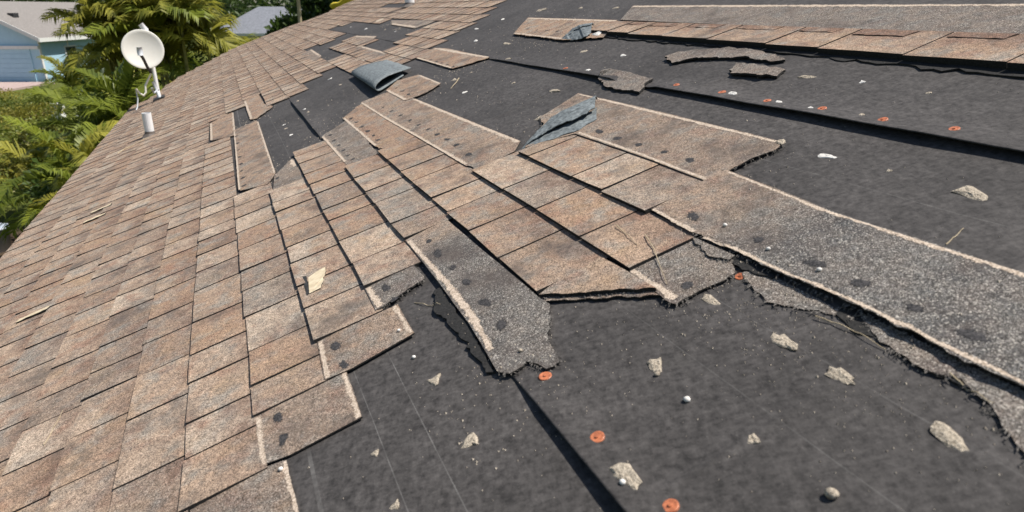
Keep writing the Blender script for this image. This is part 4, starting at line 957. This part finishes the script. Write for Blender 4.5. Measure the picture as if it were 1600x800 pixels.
def palm(x, y, htop, lab, n=26, length=1.7, canes=6, spread=.5, mat='palm1', seed=0, name='areca_palm', group='areca palms beyond the eave'):
    rnd = random.Random(seed); e = empty(name, (x, y, -.1)); tag(e, lab, 'palm', group)
    tops = []
    for c in range(canes):
        a = rnd.uniform(0, 6.28); r = spread * math.sqrt(rnd.random()); hh = max(.3, (htop - length * .80) * rnd.uniform(.72, 1.0) if c else htop - length * .80)
        b = Vector((math.cos(a) * r * .4, math.sin(a) * r * .4, 0)); t = Vector((math.cos(a) * r, math.sin(a) * r, hh)); m = MB()
        m.tube([b, b.lerp(t, .35) + Vector((0, 0, .05)), b.lerp(t, .7) + Vector((0, 0, .06)), t], [.05, .045, .04, .03], 7); m.build('cane', M['cane'], e, Matrix.Translation(e.location), True); tops.append(t)
    for k in range(n):
        t = tops[k % canes]; o = bpy.data.objects.new('frond', rnd.choice(FR[mat if rnd.random() < .75 else ('palm2' if mat == 'palm1' else 'palm1')])); col.objects.link(o); o.parent = e
        az = 2 * math.pi * (k * .381966 + rnd.uniform(-.05, .05)); s = length * rnd.uniform(.7, 1.15); tilt = rnd.uniform(-.25, .75) if k % 4 else rnd.uniform(-.5, -.2)
        o.matrix_basis = Matrix.Translation(t) @ Matrix.Rotation(az, 4, 'Z') @ Matrix.Rotation(tilt, 4, 'Y') @ Matrix.Rotation(rnd.uniform(-.4, .4), 4, 'X') @ Matrix.Scale(s, 4)
def leaves(n, rx_, ry_, rz_, size, rnd, clumps=9, asp=1.9):
    V, F = [], []; cs = []
    for c in range(clumps):
        while True:
            p = Vector((rnd.uniform(-1, 1), rnd.uniform(-1, 1), rnd.uniform(-.85, 1)))
            if p.length < 1: break
        cs.append((p * .72, rnd.uniform(.28, .5)))
    for i in range(n):
        c, r = rnd.choice(cs); d = Vector((rnd.gauss(0, 1), rnd.gauss(0, 1), rnd.gauss(0, 1))).normalized(); p = c + d * r * rnd.random() ** .35
        p = Vector((p.x * rx_, p.y * ry_, p.z * rz_)); ax = (d + Vector((rnd.uniform(-.8, .8), rnd.uniform(-.8, .8), rnd.uniform(-.2, .9)))).normalized()
        sd = ax.cross(Vector((rnd.uniform(-1, 1), rnd.uniform(-1, 1), rnd.uniform(-1, 1)))).normalized(); s = size * rnd.uniform(.6, 1.3); b = len(V)
        V += [p, p + ax * s * .5 + sd * s * .5 / asp, p + ax * s - Vector((0, 0, s * .2)), p + ax * s * .5 - sd * s * .5 / asp]; F.append((b, b+1, b+2, b+3))
    return V, F
def shrub(x, y, w_, h_, lab, mat='bush1', n=2600, size=.11, seed=0, name='shrub', cat='shrub', group='shrubs below the eave', trunk=None, crown_z=None, clumps=12):
    rnd = random.Random(seed + 100); e = empty(name, (x, y, -.1)); tag(e, lab, cat, group); cz = crown_z if crown_z else h_ * .52
    V, F = leaves(n, w_ / 2, w_ / 2, (h_ - cz) * 1.02, size, rnd, clumps); o = obj('crown' if trunk else 'foliage', V, F, M[mat], e); o.matrix_basis = Matrix.Translation((0, 0, cz))
    m = MB(); r = trunk or .03
    m.tube([(0, 0, -.1), (r * .5, r * .3, cz * .5), (0, r * .6, cz * 1.1)], [r * 1.2, r, r * .6], 8)
    for k in range(5):
        a = k * 1.26 + rnd.random(); zz = cz * rnd.uniform(.55, .9); m.tube([(0, 0, zz), (math.cos(a) * w_ * .14, math.sin(a) * w_ * .14, zz + h_ * .14), (math.cos(a) * w_ * .3, math.sin(a) * w_ * .3, zz + h_ * .26)], [r * .5, r * .35, r * .15], 6)
    m.build('trunk' if trunk else 'stem', M['bark'], e, Matrix.Translation(e.location), True)
PALMS = [  # x, y, top height, label, fronds, frond length, canes, spread, leaf
 (-7.3, 15.4, 5.6, 'tall sunlit areca palm just right behind the satellite dish', 50, 1.7, 8, .8, 'palm2'),
 (-6.0, 16.6, 4.2, 'areca palm over the far roof edge right of the dish', 34, 1.5, 6, .8, 'palm1'),
 (-8.8, 16.0, 5.6, 'tall areca palm rising left of the satellite dish', 40, 1.5, 7, .5, 'palm2'),
 (-6.5, 11.3, 3.9, 'dark areca palm crowding the eave under the dish', 36, 1.35, 7, .6, 'palm1'),
 (-6.1, 9.3, 3.35, 'spreading areca palm close to the eave with drooping fronds', 30, 1.1, 6, .5, 'palm1'),
 (-8.1, 12.3, 2.6, 'low areca palm below the blue house wall', 30, 1.2, 6, .6, 'palm1'),
 (-9.7, 11.6, 2.6, 'small areca palm at the left frame edge below the driveway', 22, 1.0, 5, .4, 'palm2'),
 (-11.2, 19.5, 4.0, 'areca palm beside the right corner of the blue house', 30, 1.6, 6, .6, 'palm1'),
 (-8.6, 23.5, 3.5, 'distant areca palm left of the grey roofed house', 36, 2.0, 6, 1.2, 'palm1'),
 (-6.0, 20.5, 3.3, 'pale green areca palm below the grey roofed house', 30, 1.7, 6, 1., 'palm2'),
 (-15.6, 24.8, 3.2, 'feathery palm overlapping the eave of the blue house', 20, 1.4, 3, .4, 'palm1')]
for k, (x, y, ht, lab, n, ln, cn, sp, mt) in enumerate(PALMS): palm(x, y, ht, lab, n, ln, cn, sp, mt, k)
BUSH = [(-9.2, 13.9, 2.2, 2.1, 'bush2', 'yellow green croton hedge bush nearest the left frame edge'), (-10.9, 15.6, 2.6, 2.3, 'bush2', 'rounded yellow croton bush at the left frame edge'),
 (-8.0, 14.2, 2.0, 1.6, 'bush1', 'green bush in the palm shade left of the eave'), (-12.8, 18.5, 3.2, 1.9, 'bush2', 'wide yellow bush in front of the driveway'),
 (-10.0, 17.3, 2.6, 1.9, 'bush1', 'dark green bush behind the yellow crotons'), (-15.5, 22.5, 3.4, 1.6, 'bush1', 'broad green bush below the blue garage'),
 (-7.1, 12.6, 1.8, 1.8, 'bush1', 'deep green bush against the eave shade'), (-11.5, 21.5, 3., 2.3, 'bush1', 'green bush below the side wall of the blue house'),
 (-4.6, 18.8, 3.0, 3.4, 'bush1', 'bright green bush over the far roof edge'), (-3.9, 21.5, 3.4, 3.7, 'bush1', 'dark bush beyond the far roof edge'), (-8.0, 18.0, 3.2, 2.8, 'bush1', 'dense bush between the tall palms')]
BUSH += [(-25.5, 33, 3.4, 1.2, 'bush2', 'low yellow bush touching the near edge of the pink driveway'), (-22.0, 33, 3.0, 1.2, 'bush1', 'low green bush at the near right corner of the pink driveway'), (-28.5, 33.5, 3.2, 1.1, 'bush1', 'low green bush at the left frame edge before the driveway'), (-18.5, 35, 4., 2.0, 'bush1', 'green bush at the foot of the blue house corner'), (-7.0, 10.4, 1.7, 2.5, 'tree1', 'added dark leafy shrub whose leaf colour stands for shade below the dish'), (-7.6, 13.4, 2.4, 3.4, 'tree1', 'added dark leafy shrub filling the gap left of the dish with deep shade'), (-7.9, 16.2, 3., 4.2, 'tree1', 'added tall dark shrub standing for deep shade between the two tall palms'), (-6.6, 17.6, 3., 3.9, 'tree1', 'added tall dark shrub standing for deep shade behind the right palm'), (-19.5, 27, 4.2, 1.3, 'bush2', 'low yellow hedge bush along the pink driveway'), (-16.0, 27.5, 3.6, 1.5, 'bush1', 'green hedge bush right of the pink driveway'), (-22.5, 29, 4.4, 1.1, 'bush1', 'green hedge bush at the left end of the driveway'),  # the dark-leaved shrubs here are added, their leaf colour standing for deep shade
 (-12.3, 13.2, 2.2, 1.9, 'bush2', 'yellow bush cut by the left frame edge'), (-13.0, 15.9, 2.4, 2.4, 'bush1', 'green bush cut by the left frame edge behind the yellow one'), (-13.5, 24.5, 3.4, 2.0, 'bush1', 'tall green bush before the blue house corner')]
for k, (x, y, w_, h_, mt, lab) in enumerate(BUSH): shrub(x, y, w_, h_, lab, mt, 2600, .12, k)
TREES = [(-11.4, 37, 2.6, 5.6, 'dark round tree beside the porch of the grey house'), (-8.3, 33, 4.0, 8., 'dark broad tree behind the thin trunk'), (-5.5, 30, 6, 8., 'dark broad tree above the yellow sheet'),
 (-24., 48, 7, 9, 'dark tree between the two houses'), (-26, 62, 10, 10, 'large dark tree behind the blue house roof'), (-37, 72, 13, 11, 'large dark tree left behind the blue house'), (-13, 74, 14, 11, 'large dark tree behind the grey roof'), (-2, 40, 8, 9, 'dark tree behind the top of the far roof')]
for k, (x, y, w_, h_, lab) in enumerate(TREES): shrub(x, y, w_, h_, lab, 'tree1', 5200, .42, 50 + k, 'broadleaf_tree', 'tree', 'dark trees behind the houses', .16, h_ * .5, 16)
e = empty('slender_tree', (-7.9, 26.5, -.1)); tag(e, 'thin pale bare trunk standing behind the far roof edge', 'tree'); m = MB(); m.tube([(0, 0, 0), (.04, 0, 2), (0, .03, 4.2), (.06, 0, 7)], [.10, .085, .07, .05], 9); m.build('trunk', M['straw'], e, Matrix.Translation(e.location), True)
V, F = leaves(1500, 1.4, 1.4, 1.2, .3, random.Random(3), 8); o = obj('crown', V, F, M['tree1'], e); o.matrix_basis = Matrix.Translation((0, 0, 7.4))
V, F = [], []; rnd = random.Random(5)
for i in range(9000):
    a = rnd.uniform(-1, 1); x = -40 + a * 75; y = 96 + rnd.uniform(0, 14); z = rnd.random() ** .7 * (10 + 3 * noise.noise(Vector((x * .1, 0, 0)))); s = rnd.uniform(.6, 1.4); b = len(V); d = Vector((rnd.uniform(-1, 1), rnd.uniform(-.6, .6), rnd.uniform(-.7, .7))); u_ = Vector((rnd.uniform(-.6, .6), rnd.uniform(-.6, .6), rnd.uniform(.3, 1)))
    p = Vector((x, y, z)); V += [p, p + d * s, p + d * s + u_ * s, p + u_ * s]; F.append((b, b+1, b+2, b+3))
tag(obj('far_woods', V, F, M['tree1']), 'dark green woods closing the view behind the houses', 'woods', kind='stuff')
# bright sheet at the far edge, pale tub on the lawn
V, F = [], []; A = ROOF @ Vector((2.12, 13.75, 0)); NX, NY = 16, 6
for i in range(NX + 1):
    for j in range(NY + 1):
        f, g_ = i / NX, j / NY; V.append(Vector((-.25 + .62 * f, .4 * g_, .05 * f + .28 * f - .1 * g_ + .05 * noise.noise(Vector((f * 5, g_ * 4, 0))))) + Vector((A.x, A.y, A.z - .03)))
for i in range(NX):
    for j in range(NY): F.append((i*(NY+1)+j, (i+1)*(NY+1)+j, (i+1)*(NY+1)+j+1, i*(NY+1)+j+1))
b = bmesh.new(); b.from_mesh(make_mesh('t', V, F, [])); bmesh.ops.solidify(b, geom=b.faces[:], thickness=.03); b.verts.index_update()
c = sum((v.co for v in b.verts), Vector()) / len(b.verts)
tag(obj('yellow_sheet', [v.co - c for v in b.verts], [[v.index for v in f.verts] for f in b.faces], M['yellow'], None, Matrix.Translation(c), None, True), 'bright yellow crumpled sheet beyond the far top roof edge', 'sheet'); b.free()
e = empty('utility_box', (-20.6, 30.9, -.1)); tag(e, 'small white utility box standing in front of the driveway', 'utility box')
m = MB(); m.box((-.22, -.18, 0), (.22, .18, .62)); m.build('cabinet', M['trim'], e, Matrix.Translation(e.location)); m = MB(); m.box((-.25, -.21, .62), (.25, .21, .68)); m.build('lid', M['trim'], e, Matrix.Translation(e.location))
m = MB(); m.lathe([(.001, 0), (.22, 0), (.27, .5), (.29, .5), (.29, .54), (.25, .54), (.21, .04), (.001, .04)], 22); tag(m.build('plastic_tub', M['tub'], None, Matrix.Translation((-10.55, 13.0, -.1)), True), 'pale blue rounded tub at the left frame edge on the lawn', 'tub')
for o in bpy.data.objects:
    if '_c' in o: del o['_c']
